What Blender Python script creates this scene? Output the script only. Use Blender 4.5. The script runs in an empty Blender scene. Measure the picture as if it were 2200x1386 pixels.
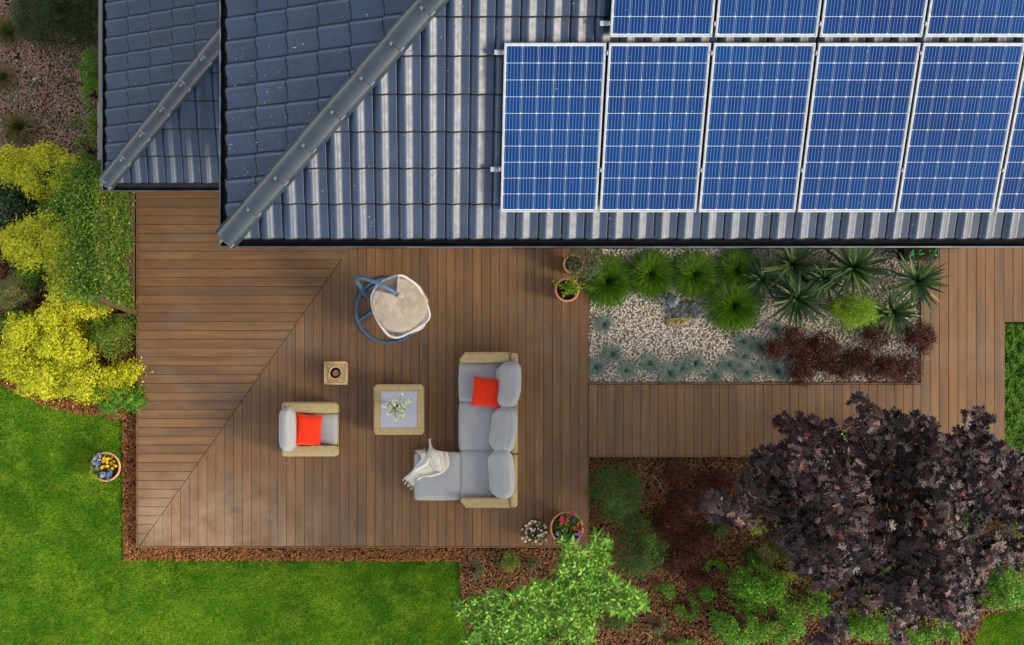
import bpy, bmesh, math, random
import numpy as np
from mathutils import Vector, Matrix, noise as mnoise

SC = bpy.context.scene
COL = SC.collection
R = math.radians
PI = math.pi

# ---------------------------------------------------------------- camera
F_PX, CAM_H, NX, NY = 2720.0, 19.4, 930.0, 950.0   # focal length in photo pixels, height, foot point of the camera
cam_d = bpy.data.cameras.new('camera')
cam_d.sensor_fit = 'HORIZONTAL'; cam_d.sensor_width = 36.0
cam_d.lens = 36.0 * F_PX / 2200.0
cam_d.shift_x = (1100.0 - NX) / 2200.0
cam_d.shift_y = (NY - 693.0) / 2200.0
cam_d.clip_start = 0.5; cam_d.clip_end = 2000.0
cam = bpy.data.objects.new('camera', cam_d); COL.objects.link(cam)
cam.location = (0, 0, CAM_H)
SC.camera = cam

# ---------------------------------------------------------------- world, sun, exposure
SUN_EL, SUN_AZ = 32.0, 110.0          # degrees; azimuth clockwise from north (+Y)
world = bpy.data.worlds.new('World'); SC.world = world; world.use_nodes = True
wn = world.node_tree; wn.nodes.clear()
w_out = wn.nodes.new('ShaderNodeOutputWorld'); w_bg = wn.nodes.new('ShaderNodeBackground')
w_sky = wn.nodes.new('ShaderNodeTexSky'); w_sky.sky_type = 'NISHITA'; w_sky.sun_disc = False
w_sky.sun_elevation = R(SUN_EL); w_sky.sun_rotation = R(SUN_AZ)
w_sky.air_density = 1.0; w_sky.dust_density = 0.4; w_sky.ozone_density = 1.0
# thin bright cloud: the clear sky colour partly greyed towards a warm white
w_bw = wn.nodes.new('ShaderNodeRGBToBW'); w_tint = wn.nodes.new('ShaderNodeMix'); w_tint.data_type = 'RGBA'; w_tint.blend_type = 'MULTIPLY'; w_tint.inputs[0].default_value = 1.0
wn.links.new(w_sky.outputs[0], w_bw.inputs[0]); wn.links.new(w_bw.outputs[0], w_tint.inputs[6]); w_tint.inputs[7].default_value = (1.2, 1.02, .78, 1)
w_mix = wn.nodes.new('ShaderNodeMix'); w_mix.data_type = 'RGBA'; w_mix.inputs[0].default_value = 0.55
wn.links.new(w_sky.outputs[0], w_mix.inputs[6]); wn.links.new(w_tint.outputs[2], w_mix.inputs[7])
wn.links.new(w_mix.outputs[2], w_bg.inputs[0]); w_bg.inputs[1].default_value = 0.15
wn.links.new(w_bg.outputs[0], w_out.inputs[0])
sun_d = bpy.data.lights.new('sun', 'SUN'); sun_d.energy = .8; sun_d.angle = R(17); sun_d.color = (1.0, 0.86, 0.65)
sun = bpy.data.objects.new('sun', sun_d); COL.objects.link(sun)
sdir = Vector((math.sin(R(SUN_AZ)) * math.cos(R(SUN_EL)), math.cos(R(SUN_AZ)) * math.cos(R(SUN_EL)), math.sin(R(SUN_EL))))
sun.rotation_euler = sdir.to_track_quat('Z', 'Y').to_euler(); sun.location = (12, -12, 14)
SC.view_settings.view_transform = 'Standard'; SC.view_settings.look = 'None'
SC.view_settings.exposure = 1.6; SC.view_settings.gamma = 1.0; SC.view_settings.use_curve_mapping = False
SC.cycles.use_denoising = True
SC.cycles.max_bounces = 6; SC.cycles.transparent_max_bounces = 6
SC.cycles.caustics_reflective = False; SC.cycles.caustics_refractive = False

# ---------------------------------------------------------------- helpers
def P(px, py, z=0.0):
    """world point that stands at height z and is seen at photo pixel px, py (the camera looks straight down)"""
    d = CAM_H - z
    return Vector(((px - NX) * d / F_PX, (NY - py) * d / F_PX, z))

def lin(h):
    h = h.lstrip('#'); c = [int(h[i:i+2], 16) / 255 for i in (0, 2, 4)]
    return tuple((x / 12.92 if x <= .04045 else ((x + .055) / 1.055) ** 2.4) for x in c) + (1.0,)

def col(c):
    return lin(c) if isinstance(c, str) else (tuple(c) + (1.0,))[:4]

class NT:
    def __init__(s, name):
        s.m = bpy.data.materials.new(name); s.m.use_nodes = True; s.t = s.m.node_tree
        s.b = s.t.nodes['Principled BSDF']; s.o = s.t.nodes['Material Output']
    def n(s, typ, **kw):
        nd = s.t.nodes.new(typ)
        for k, v in kw.items():
            if k.startswith('i_'):
                nd.inputs[k[2:].replace('_', ' ')].default_value = v
            else: setattr(nd, k, v)
        return nd
    def l(s, a, b): s.t.links.new(a, b)
    def mix(s, fac, a, b, mode='MIX'):
        nd = s.t.nodes.new('ShaderNodeMix'); nd.data_type = 'RGBA'; nd.blend_type = mode
        for sock, v in ((nd.inputs[0], fac), (nd.inputs[6], a), (nd.inputs[7], b)):
            if hasattr(v, 'links'): s.l(v, sock)
            elif isinstance(v, (int, float)): sock.default_value = v
            else: sock.default_value = col(v)
        return nd.outputs[2]
    def ramp(s, v, p0, p1, a=(0, 0, 0), b=(1, 1, 1)):
        nd = s.t.nodes.new('ShaderNodeValToRGB'); s.l(v, nd.inputs[0])
        nd.color_ramp.elements[0].position = p0; nd.color_ramp.elements[1].position = p1
        nd.color_ramp.elements[0].color = col(a); nd.color_ramp.elements[1].color = col(b)
        return nd.outputs[0]
    def math(s, op, a, b=None, c=None):
        nd = s.t.nodes.new('ShaderNodeMath'); nd.operation = op
        for i, v in enumerate((a, b, c)):
            if v is None: continue
            if hasattr(v, 'links'): s.l(v, nd.inputs[i])
            else: nd.inputs[i].default_value = v
        return nd.outputs[0]
    def noise(s, vec, scale, detail=4, rough=.55):
        nd = s.n('ShaderNodeTexNoise'); nd.inputs['Scale'].default_value = scale
        nd.inputs['Detail'].default_value = detail; nd.inputs['Roughness'].default_value = rough
        if vec is not None: s.l(vec, nd.inputs['Vector'])
        return nd.outputs['Fac']
    def pos(s): return s.n('ShaderNodeNewGeometry').outputs['Position']
    def island(s): return s.n('ShaderNodeNewGeometry').outputs['Random Per Island']
    def obj(s): return s.n('ShaderNodeTexCoord').outputs['Object']
    def orand(s): return s.n('ShaderNodeObjectInfo').outputs['Random']
    def scale(s, vec, xyz):
        nd = s.n('ShaderNodeMapping'); nd.inputs['Scale'].default_value = xyz; s.l(vec, nd.inputs['Vector']); return nd.outputs[0]
    def bump(s, h, strength=.5, dist=.01):
        nd = s.n('ShaderNodeBump'); nd.inputs['Strength'].default_value = strength; nd.inputs['Distance'].default_value = dist
        s.l(h, nd.inputs['Height']); s.l(nd.outputs[0], s.b.inputs['Normal'])
    def done(s, color=None, rough=.5, spec=.5, metallic=0.0, coat=0.0):
        if color is not None:
            if hasattr(color, 'links'): s.l(color, s.b.inputs['Base Color'])
            else: s.b.inputs['Base Color'].default_value = col(color)
        if hasattr(rough, 'links'): s.l(rough, s.b.inputs['Roughness'])
        else: s.b.inputs['Roughness'].default_value = rough
        s.b.inputs['Specular IOR Level'].default_value = spec
        s.b.inputs['Metallic'].default_value = metallic
        s.b.inputs['Coat Weight'].default_value = coat
        return s.m

def simple(name, c1, c2=None, ns=8.0, rough=.6, spec=.4, metallic=0.0, island=None, orand=None, var=.25, bump=0.0, bs=60.0, bd=.004, p0=.35, p1=.65, coat=0):
    t = NT(name); pos = t.obj()
    c = c1
    if c2 is not None:
        c = t.mix(t.ramp(t.noise(pos, ns, 5), p0, p1), c1, c2)
    rv = None
    if island is not None: rv = t.island()
    elif orand is not None: rv = t.orand()
    if rv is not None:
        c = t.mix(rv, c, island or orand)
    if rv is not None and var:
        wn_ = t.n('ShaderNodeTexWhiteNoise', noise_dimensions='1D'); t.l(rv, wn_.inputs['W'])
        v = t.math('MULTIPLY_ADD', wn_.outputs['Value'], 2 * var, 1 - var)
        hs = t.n('ShaderNodeHueSaturation'); t.l(v, hs.inputs['Value'])
        if hasattr(c, 'links'): t.l(c, hs.inputs['Color'])
        else: hs.inputs['Color'].default_value = col(c)
        c = hs.outputs[0]
    if bump: t.bump(t.noise(pos, bs, 3), bump, bd)
    return t.done(c, rough, spec, metallic, coat)

def leafmat(name, c1, c2, c3=None, rough=.5, spec=.35, var=.3, trans=.25, ns=2.5):
    """leaf colour: clumps of c1 and c2 through the plant, each leaf a little different, some leaves c3; thin leaves let light through"""
    t = NT(name); pos = t.pos()
    c = t.mix(t.ramp(t.noise(pos, ns, 4), .38, .62), c1, c2)
    rv = t.math('FRACT', t.math('ADD', t.island(), t.orand()))
    if c3 is not None: c = t.mix(t.ramp(rv, .62, 1.0), c, c3)
    wn_ = t.n('ShaderNodeTexWhiteNoise', noise_dimensions='1D'); t.l(rv, wn_.inputs['W'])
    hs = t.n('ShaderNodeHueSaturation'); t.l(t.math('MULTIPLY_ADD', wn_.outputs['Value'], 2 * var, 1 - var), hs.inputs['Value'])
    t.l(c, hs.inputs['Color']); c = hs.outputs[0]
    t.done(c, rough, spec)
    if trans:
        tr = t.n('ShaderNodeBsdfTranslucent'); t.l(c, tr.inputs[0])
        mx = t.n('ShaderNodeMixShader'); mx.inputs[0].default_value = trans
        t.l(t.b.outputs[0], mx.inputs[1]); t.l(tr.outputs[0], mx.inputs[2]); t.l(mx.outputs[0], t.o.inputs[0])
    return t.m

# --- object helpers
def link(o, parent=None):
    COL.objects.link(o)
    if parent is not None: o.parent = parent
    return o
def thing(name, label, cat, loc=(0, 0, 0), rz=0.0, group=None, kind=None):
    o = bpy.data.objects.new(name, None); o.empty_display_size = .1; link(o)
    o.location = loc; o.rotation_euler = (0, 0, rz)
    tag(o, label, cat, group, kind); return o
def tag(o, label=None, cat=None, group=None, kind=None):
    if label: o['label'] = label
    if cat: o['category'] = cat
    if group: o['group'] = group
    if kind: o['kind'] = kind
    return o
def mobj(name, me, mat=None, parent=None, loc=None, rot=None, kind=None, label=None):
    o = bpy.data.objects.new(name, me)
    if mat is not None and len(me.materials) == 0: me.materials.append(mat)
    link(o, parent)
    if loc is not None: o.location = loc
    if rot is not None: o.rotation_euler = rot
    if kind: o['kind'] = kind
    if label: o['label'] = label
    return o
def pyd(name, v, f, smooth=False):
    me = bpy.data.meshes.new(name); me.from_pydata([tuple(x) for x in v], [], f); me.update()
    if smooth: me.polygons.foreach_set('use_smooth', [True] * len(me.polygons))
    return me
def bmd(name, bm, smooth=False):
    bmesh.ops.recalc_face_normals(bm, faces=bm.faces)
    me = bpy.data.meshes.new(name); bm.to_mesh(me); bm.free()
    if smooth: me.polygons.foreach_set('use_smooth', [True] * len(me.polygons))
    return me
def tri_mesh(name, V, Fc, smooth=False):
    """fast mesh from numpy: V (n,3), Fc (m,k)"""
    me = bpy.data.meshes.new(name); V = np.asarray(V, np.float32); Fc = np.asarray(Fc, np.int32)
    me.vertices.add(len(V)); me.vertices.foreach_set('co', V.ravel())
    k = Fc.shape[1]
    me.loops.add(Fc.size); me.loops.foreach_set('vertex_index', Fc.ravel())
    me.polygons.add(len(Fc)); me.polygons.foreach_set('loop_start', np.arange(0, Fc.size, k, dtype=np.int32))
    me.update(calc_edges=True)
    if smooth: me.polygons.foreach_set('use_smooth', [True] * len(Fc))
    return me
def norm(a):
    return a / np.maximum(np.linalg.norm(a, axis=-1, keepdims=True), 1e-9)
def scatter(name, tv, tf, pos, d, n, size, width=None):
    """copies of a template (tv verts: x across, y along, z up; tf faces) laid at pos, along d, facing n"""
    tv = np.asarray(tv, float); tf = np.asarray(tf, int); N = len(pos)
    d = norm(d); x = norm(np.cross(d, n)); nn = np.cross(x, d)
    size = np.broadcast_to(size, (N,))[:, None, None]
    width = size if width is None else np.broadcast_to(width, (N,))[:, None, None]
    V = pos[:, None, :] + tv[None, :, 0:1] * width * x[:, None, :] + tv[None, :, 1:2] * size * d[:, None, :] + tv[None, :, 2:3] * width * nn[:, None, :]
    Fc = tf[None, :, :] + (np.arange(N) * len(tv))[:, None, None]
    return tri_mesh(name, V.reshape(-1, 3), Fc.reshape(-1, tf.shape[1]))
def rng(seed): return np.random.default_rng(seed)

def tube_bm(bm, pts, r, seg=8, closed=False, cap=True):
    pts = [Vector(p) for p in pts]; n = len(pts)
    rr = r if hasattr(r, '__len__') else [r] * n
    rings = []; up = None
    for i, p in enumerate(pts):
        if closed: t = (pts[(i + 1) % n] - pts[i - 1])
        else: t = pts[min(i + 1, n - 1)] - pts[max(i - 1, 0)]
        t.normalize()
        if up is None:
            up = Vector((0, 0, 1)) if abs(t.z) < .9 else Vector((1, 0, 0))
        a = t.cross(up).normalized(); b = a.cross(t).normalized(); up = b
        rings.append([bm.verts.new(p + (a * math.cos(2 * PI * k / seg) + b * math.sin(2 * PI * k / seg)) * rr[i]) for k in range(seg)])
    m = n if closed else n - 1
    for i in range(m):
        A, B = rings[i], rings[(i + 1) % n]
        for k in range(seg):
            bm.faces.new((A[k], A[(k + 1) % seg], B[(k + 1) % seg], B[k]))
    if cap and not closed:
        bm.faces.new(rings[0][::-1]); bm.faces.new(rings[-1])
def tube(name, pts, r, mat, parent=None, seg=8, closed=False, **kw):
    bm = bmesh.new(); tube_bm(bm, pts, r, seg, closed); return mobj(name, bmd(name, bm, True), mat, parent, **kw)
def box_bm(bm, lo, hi, bevel=0.0, seg=1, M=None):
    lo, hi = Vector(lo), Vector(hi)
    g = bmesh.ops.create_cube(bm, size=1.0)
    vs = g['verts']
    for v in vs: v.co = Vector((lo[i] + (v.co[i] + .5) * (hi[i] - lo[i]) for i in range(3)))
    if bevel:
        es = list({e for v in vs for e in v.link_edges})
        r = bmesh.ops.bevel(bm, geom=es, offset=bevel, segments=seg, affect='EDGES', profile=.5)
        vs = list({v for f in r['faces'] for v in f.verts} | {v for v in vs if v.is_valid})
    if M is not None: bmesh.ops.transform(bm, matrix=M, verts=vs)
    return vs
def box(name, lo, hi, mat, parent=None, bevel=0.0, seg=2, smooth=False, M=None, **kw):
    bm = bmesh.new(); box_bm(bm, lo, hi, bevel, seg, M); return mobj(name, bmd(name, bm, smooth), mat, parent, **kw)
def prism(name, poly, z0, z1, mat, parent=None, chamfer=0.0, **kw):
    """upright prism over a plan polygon (counter-clockwise), top edge chamfered"""
    n = len(poly); v = [(x, y, z0) for x, y in poly]; f = [tuple(range(n))[::-1]]
    if chamfer:
        c = Vector((sum(p[0] for p in poly) / n, sum(p[1] for p in poly) / n))
        ins = []
        for i in range(n):
            a, b, d = Vector(poly[i - 1]), Vector(poly[i]), Vector(poly[(i + 1) % n])
            e1 = (b - a).normalized(); e2 = (d - b).normalized()
            n1 = Vector((-e1.y, e1.x)); n2 = Vector((-e2.y, e2.x))
            k = n1 + n2; q = b + k * (chamfer / max(.15, 1 + n1.dot(n2))); ins.append(q)
        v += [(x, y, z1 - chamfer * .7) for x, y in poly] + [(q.x, q.y, z1) for q in ins]
        for i in range(n):
            j = (i + 1) % n
            f.append((i, j, n + j, n + i)); f.append((n + i, n + j, 2 * n + j, 2 * n + i))
        f.append(tuple(range(2 * n, 3 * n)))
    else:
        v += [(x, y, z1) for x, y in poly]
        for i in range(n):
            j = (i + 1) % n; f.append((i, j, n + j, n + i))
        f.append(tuple(range(n, 2 * n)))
    return mobj(name, pyd(name, v, f), mat, parent, **kw)
def lathe(name, prof, mat, parent=None, seg=40, **kw):
    v = []; f = []
    for r, z in prof:
        for k in range(seg): v.append((r * math.cos(2 * PI * k / seg), r * math.sin(2 * PI * k / seg), z))
    for i in range(len(prof) - 1):
        for k in range(seg): f.append((i * seg + k, i * seg + (k + 1) % seg, (i + 1) * seg + (k + 1) % seg, (i + 1) * seg + k))
    me = pyd(name, v, f, True); return mobj(name, me, mat, parent, **kw)
def inside(poly, x, y):
    """vectorised point in polygon"""
    c = np.zeros(len(x), bool); n = len(poly)
    for i in range(n):
        x1, y1 = poly[i][0], poly[i][1]; x2, y2 = poly[(i + 1) % n][0], poly[(i + 1) % n][1]
        if y1 == y2: continue
        k = ((y1 > y) != (y2 > y)) & (x < (x2 - x1) * (y - y1) / (y2 - y1) + x1); c ^= k
    return c
def wpoly(pp, z): return [tuple(P(x, y, z))[:2] for x, y in pp]
def in_poly_points(r, poly, n):
    xs = [p[0] for p in poly]; ys = [p[1] for p in poly]
    a = (max(xs) - min(xs)) * (max(ys) - min(ys))
    x = r.uniform(min(xs), max(xs), n); y = r.uniform(min(ys), max(ys), n)
    k = inside(poly, x, y); return x[k], y[k]
def nval(x, y, s, off=0.0):
    return np.array([mnoise.noise(Vector((a * s + off, b * s - off, off * .37))) for a, b in zip(x, y)])

# templates
LEAF = ([(0, 0, 0), (.28, .35, .05), (.22, .72, .04), (0, 1, -.06), (-.22, .72, .04), (-.28, .35, .05), (0, .5, -.03)],
        [(0, 1, 6), (1, 2, 6), (2, 3, 6), (3, 4, 6), (4, 5, 6), (5, 0, 6)])
LEAF2 = ([(0, 0, 0), (.32, .5, .08), (0, 1, 0), (-.32, .5, .08)], [(0, 1, 2), (0, 2, 3)])
BLADE1 = ([(-.5, 0, 0), (.5, 0, 0), (0, 1, 0)], [(0, 1, 2)])
CHIP = ([(-.5, -.5, -.16), (.5, -.5, -.16), (.4, .5, -.16), (-.4, .5, -.16), (-.42, -.44, .16), (.38, -.5, .1), (.34, .44, .16), (-.36, .5, .12)],
        [(0, 1, 5, 4), (1, 2, 6, 5), (2, 3, 7, 6), (3, 0, 4, 7), (4, 5, 6, 7)])
# ---------------------------------------------------------------- materials
def wood_mat():
    t = NT('deck_wood'); oc = t.obj(); pos = t.pos(); rnd = t.orand()
    off = t.n('ShaderNodeVectorMath', operation='ADD'); t.l(oc, off.inputs[0])
    cmb = t.n('ShaderNodeCombineXYZ'); t.l(t.math('MULTIPLY', rnd, 37.0), cmb.inputs[0]); t.l(t.math('MULTIPLY', rnd, 11.0), cmb.inputs[1])
    t.l(cmb.outputs[0], off.inputs[1]); v = off.outputs[0]
    grain = t.noise(t.scale(v, (75, 2.2, 1)), 1.0, 5, .6)
    broad = t.noise(t.scale(v, (9, .55, 1)), 1.0, 3)
    c = t.mix(t.ramp(grain, .3, .72), '#805b38', '#a0764b')
    c = t.mix(t.ramp(broad, .35, .7), c, '#66523f')
    wn_ = t.n('ShaderNodeTexWhiteNoise', noise_dimensions='1D'); t.l(rnd, wn_.inputs['W'])
    c = t.mix(t.math('MULTIPLY', wn_.outputs['Value'], .38), c, '#966a40')
    wn2 = t.n('ShaderNodeTexWhiteNoise', noise_dimensions='1D'); t.l(t.math('ADD', rnd, 3.3), wn2.inputs['W'])
    c = t.mix(t.math('MULTIPLY', wn2.outputs['Value'], .38), c, '#59463a')
    # weathered, paler patches and dark damp patches that run over several boards
    st = t.ramp(t.noise(pos, 1.1, 6, .62), .5, .74)
    c = t.mix(t.math('MULTIPLY', st, .28), c, '#9b8a74')
    dk = t.ramp(t.noise(pos, .75, 4, .6), .52, .7)
    c = t.mix(t.math('MULTIPLY', dk, .35), c, '#4f4238')
    # chalky bloom on the open outer corner of the terrace
    sp = t.n('ShaderNodeSeparateXYZ'); t.l(pos, sp.inputs[0])
    dx = t.math('MULTIPLY', t.math('ADD', sp.outputs[0], 4.2), .33); dy = t.math('MULTIPLY', t.math('ADD', sp.outputs[1], 1.5), .75)
    dd = t.math('ADD', t.math('MULTIPLY', dx, dx), t.math('MULTIPLY', dy, dy))
    m = t.math('MULTIPLY', t.ramp(dd, 0.0, 1.0, (1, 1, 1), (0, 0, 0)), t.ramp(t.noise(pos, 2.3, 6, .65), .3, .7))
    c = t.mix(t.math('MULTIPLY', m, .55), c, '#c9ab8a')
    # pale specks
    c = t.mix(t.math('MULTIPLY', t.ramp(t.noise(pos, 38, 2, .5), .74, .8), .3), c, '#c0ae98')
    t.bump(t.noise(t.scale(v, (130, 3, 1)), 1.0, 3), .25, .002)
    return t.done(c, t.ramp(grain, .2, .8, (.5, .5, .5), (.72, .72, .72)), .35)
M_WOOD = wood_mat()
M_TRIM = simple('edge_wood', '#8a6b4b', '#6d5239', 6, .65, .3)

def tile_mat():
    t = NT('roof_tile_engobe'); pos = t.pos(); rnd = t.orand()
    c = t.mix(t.ramp(t.noise(pos, 3.0, 5), .35, .7), '#2a3b51', '#37485f')
    c = t.mix(t.math('MULTIPLY', rnd, .5), c, '#213852')
    c = t.mix(t.math('MULTIPLY', t.ramp(t.noise(pos, 55, 4, .7), .55, .75), .35), c, '#77746c')
    t.bump(t.noise(pos, 90, 3), .12, .002)
    return t.done(c, t.ramp(t.noise(pos, 14, 4), .3, .7, (.3, .3, .3), (.4, .4, .4)), .5, 0.0, .0)
M_TILE = tile_mat()
M_TEDGE = simple('roof_tile_bare_edge_shade', '#17191c', '#2a2b2c', 8, .8, .2)  # unglazed edge, near black so the joint shadows are painted in
M_CAP = simple('ridge_cap_engobe', '#28323f', '#3a4149', 3, .33, .7, bump=.1, bs=80, bd=.002)
M_GUT = simple('gutter_black', '#16181c', '#222529', 4, .35, .5)
M_BRUSH = simple('gutter_brush', '#101113', '#1c1d20', 60, .9, .2, bump=1.0, bs=240, bd=.01)
M_LIP = simple('gutter_lip', '#3a4550', '#5a6671', 5, .35, .6)
M_WALL = simple('house_render', '#8d877c', '#999386', 3, .9, .2, bump=.3, bs=90)
M_FASCIA = simple('fascia_brown', '#4a3020', '#5a3b28', 8, .7, .3)
M_DARK = simple('roof_underlay', '#15171a', None, 4, .9, .1)
M_ALU = simple('aluminium', '#d9dcde', '#c5c9cc', 12, .35, .5, metallic=.55)
M_STEEL = simple('steel_clip', '#8a8f93', '#6a6e70', 12, .4, .5, metallic=.7)

def cell_mat():
    t = NT('solar_cell'); oc = t.obj(); rnd = t.orand(); pos = t.pos()
    sp = t.n('ShaderNodeSeparateXYZ'); t.l(oc, sp.inputs[0])
    # five printed conductor lines run up each cell (object coords, cell 0.15 wide, centred)
    a = t.math('PINGPONG', t.math('ADD', sp.outputs[0], .0775 * 10), .0155)     # 0 at multiples of .031
    line = t.ramp(t.math('MULTIPLY', t.math('ABSOLUTE', a), 60.0), .075, .14, (1, 1, 1), (0, 0, 0))
    c = t.mix(rnd, '#012a5e', '#022156')
    c = t.mix(t.ramp(t.noise(pos, .9, 4), .35, .65), c, '#02386c')
    c = t.mix(t.math('MULTIPLY', t.noise(pos, 160, 2), .3), c, '#0a4a94')
    c = t.mix(t.math('MULTIPLY', line, .34), c, '#b4c4d4')
    c = t.mix(t.math('MULTIPLY', t.ramp(t.noise(pos, 26, 2), .73, .78), .45), c, '#b9a78a')
    return t.done(c, .3, .12)
M_CELL = cell_mat()
M_BACK = simple('solar_backsheet', '#dfe5e8', '#d3dade', 8, .3, .5, coat=.2)
M_FRAME = simple('solar_frame', '#bfc2c2', '#adb0b1', 20, .4, .5, metallic=.2)

def wicker_mat(name, c1, c2, dark):
    t = NT(name); oc = t.obj(); sp = t.n('ShaderNodeSeparateXYZ'); t.l(oc, sp.inputs[0])
    cb = t.n('ShaderNodeCombineXYZ')
    t.l(t.math('ADD', sp.outputs[0], t.math('MULTIPLY', sp.outputs[2], .02)), cb.inputs[0])
    t.l(t.math('ADD', sp.outputs[1], sp.outputs[2]), cb.inputs[1])
    br = t.n('ShaderNodeTexBrick'); t.l(cb.outputs[0], br.inputs['Vector'])
    br.inputs['Scale'].default_value = 1.0; br.inputs['Brick Width'].default_value = .034; br.inputs['Row Height'].default_value = .0115
    br.inputs['Mortar Size'].default_value = .0022; br.inputs['Mortar Smooth'].default_value = .6
    br.inputs['Color1'].default_value = col(c1); br.inputs['Color2'].default_value = col(c2); br.inputs['Mortar'].default_value = col(dark)
    c = t.mix(t.math('MULTIPLY', t.ramp(t.noise(oc, 7, 4), .4, .7), .45), br.outputs['Color'], c2)
    inv = t.math('SUBTRACT', 1.0, br.outputs['Fac'])
    t.bump(inv, .9, .006)
    return t.done(c, .6, .35)
M_WICK = wicker_mat('wicker', '#dac692', '#c0a976', '#806a48')
M_WICKD = wicker_mat('wicker_braid', '#e8d6a2', '#cdb27c', '#8a7450')
def fabric(name, c1, c2, b=.25, s=260):
    t = NT(name); oc = t.obj()
    c = t.mix(t.ramp(t.noise(oc, 5, 5), .3, .7), c1, c2)
    wv = t.noise(t.scale(oc, (s, s, s)), 1.0, 2)
    big = t.noise(oc, 9, 4)
    t.bump(t.math('ADD', t.math('MULTIPLY', big, 3.0), t.math('MULTIPLY', wv, .25)), b, .01)
    t.b.inputs['Sheen Weight'].default_value = .2
    return t.done(c, .85, .2)
M_CUSH = fabric('grey_cushion_fabric', '#a6a6a6', '#9c9d9f')
M_RED = fabric('red_pillow_fabric', '#e03006', '#d42a05')
M_THROW = fabric('cream_throw_fabric', '#cbc7ba', '#d3cfc3', .3)
M_FUR = fabric('cream_fur', '#ddd0ba', '#cdbda4', .3, 120)
M_WHITE = simple('white_wicker', '#dcd8d2', '#c9c4bd', 30, .6, .3)
M_BLUE = simple('blue_metal', '#385f80', '#54758c', 9, .45, .5, p0=.3, p1=.7)
M_TERRA = simple('terracotta', '#d98a60', '#d3a07c', 6, .8, .25, bump=.2, bs=70, p0=.4, p1=.7)
M_TERRA2 = simple('terracotta_pale', '#dfae84', '#cf8e62', 7, .8, .25, bump=.2, bs=70)
M_SOIL = simple('potting_soil', '#1f1812', '#35281d', 40, .95, .1, bump=1, bs=60, bd=.01)
M_BAMB = simple('bamboo', '#dcc090', '#c9a873', 25, .6, .3)
M_TRELL = simple('trellis_wood', '#5d4934', '#6e5840', 9, .8, .2)
M_GREYW = simple('grey_painted_batten', '#9a9a93', '#7b7b75', 12, .8, .2)
M_BARK = simple('bark', '#4b3a2a', '#6a543d', 20, .9, .1, bump=.6, bs=60)
M_BARKD = simple('dark_bark', '#2e221c', '#4a382d', 20, .9, .1)
M_PLBLK = simple('black_plastic', '#101112', None, 5, .5, .4)
M_GLASSY = simple('table_glass_frosted', '#a9b0b9', '#a2a9b3', 3, .25, .4)
M_WAX = simple('candle_wax', '#d99d86', None, 5, .5, .4)

# leaves
L_YEL = leafmat('leaf_golden', '#cbc81a', '#dbd828', '#8fa81c', var=.3)
L_GRN = leafmat('leaf_fresh_green', '#4c7c14', '#5c8d1c', '#86a524', var=.35)
L_BOX = leafmat('leaf_box_green', '#4e6f17', '#638018', '#93a02a', var=.35)
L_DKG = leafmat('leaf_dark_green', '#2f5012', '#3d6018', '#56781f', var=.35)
L_IVY = leafmat('leaf_ivy', '#2c4022', '#38502a', '#5c7048', var=.3, rough=.4)
L_OLV = leafmat('leaf_olive', '#5e6333', '#6e7038', '#8c8a4e', var=.35)
L_CON = leafmat('leaf_conifer', '#26371a', '#304422', '#4a5f30', var=.35)
L_LIME = leafmat('leaf_lime_tree', '#3c7012', '#548c1e', '#7fae3a', trans=.12, var=.3, rough=.5, spec=.25)
L_YNG = leafmat('leaf_lime_young', '#86b83a', '#a3c850', '#bcd872', var=.2, rough=.5, spec=.25)
L_BRT = leafmat('leaf_bright_shrub', '#3c7210', '#5a9418', '#8fba2c', var=.4, ns=4)
L_MAP = leafmat('leaf_purple_maple', '#1f1213', '#2d1b1b', '#6f504b', var=.55, rough=.4, spec=.45, trans=.1, ns=1.0)
L_MAPR = leafmat('leaf_purple_maple_red', '#4a1d16', '#5b2a1e', '#7c3a22', var=.3, rough=.45)
L_BAR = leafmat('leaf_barberry', '#3a130f', '#481910', '#6b2c1c', var=.35, trans=.2)
L_TUS = leafmat('blade_tussock', '#3d6a0a', '#4f7b10', '#7aa320', var=.45, ns=4)
L_FES = leafmat('blade_fescue', '#82978a', '#97aa9b', '#b8c6b4', var=.3, ns=4, trans=.15)
L_YUC = leafmat('blade_yucca', '#2c472b', '#3c5832', '#6d8242', var=.35, ns=3, trans=.1)
L_YUCD = leafmat('blade_yucca_dry', '#a58a3c', '#8f7a4a', '#b9a55a', var=.3)
L_DOME = leafmat('leaf_golden_thuja', '#6a9010', '#80a614', '#a3bf24', var=.3, ns=3)
L_MOSS = leafmat('leaf_ground_cover', '#44740c', '#588a12', '#7ba021', var=.3)
L_DRY = leafmat('blade_dry_grass', '#9a8058', '#7d6a42', '#6c7a3a', var=.3)
L_OLG = leafmat('leaf_olive_grey', '#4d5a3b', '#5a683f', '#7d8455', var=.3)
L_PALE = leafmat('leaf_pale_stonecrop', '#7f9a6c', '#97ad84', '#b3c3a0', var=.25)

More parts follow.
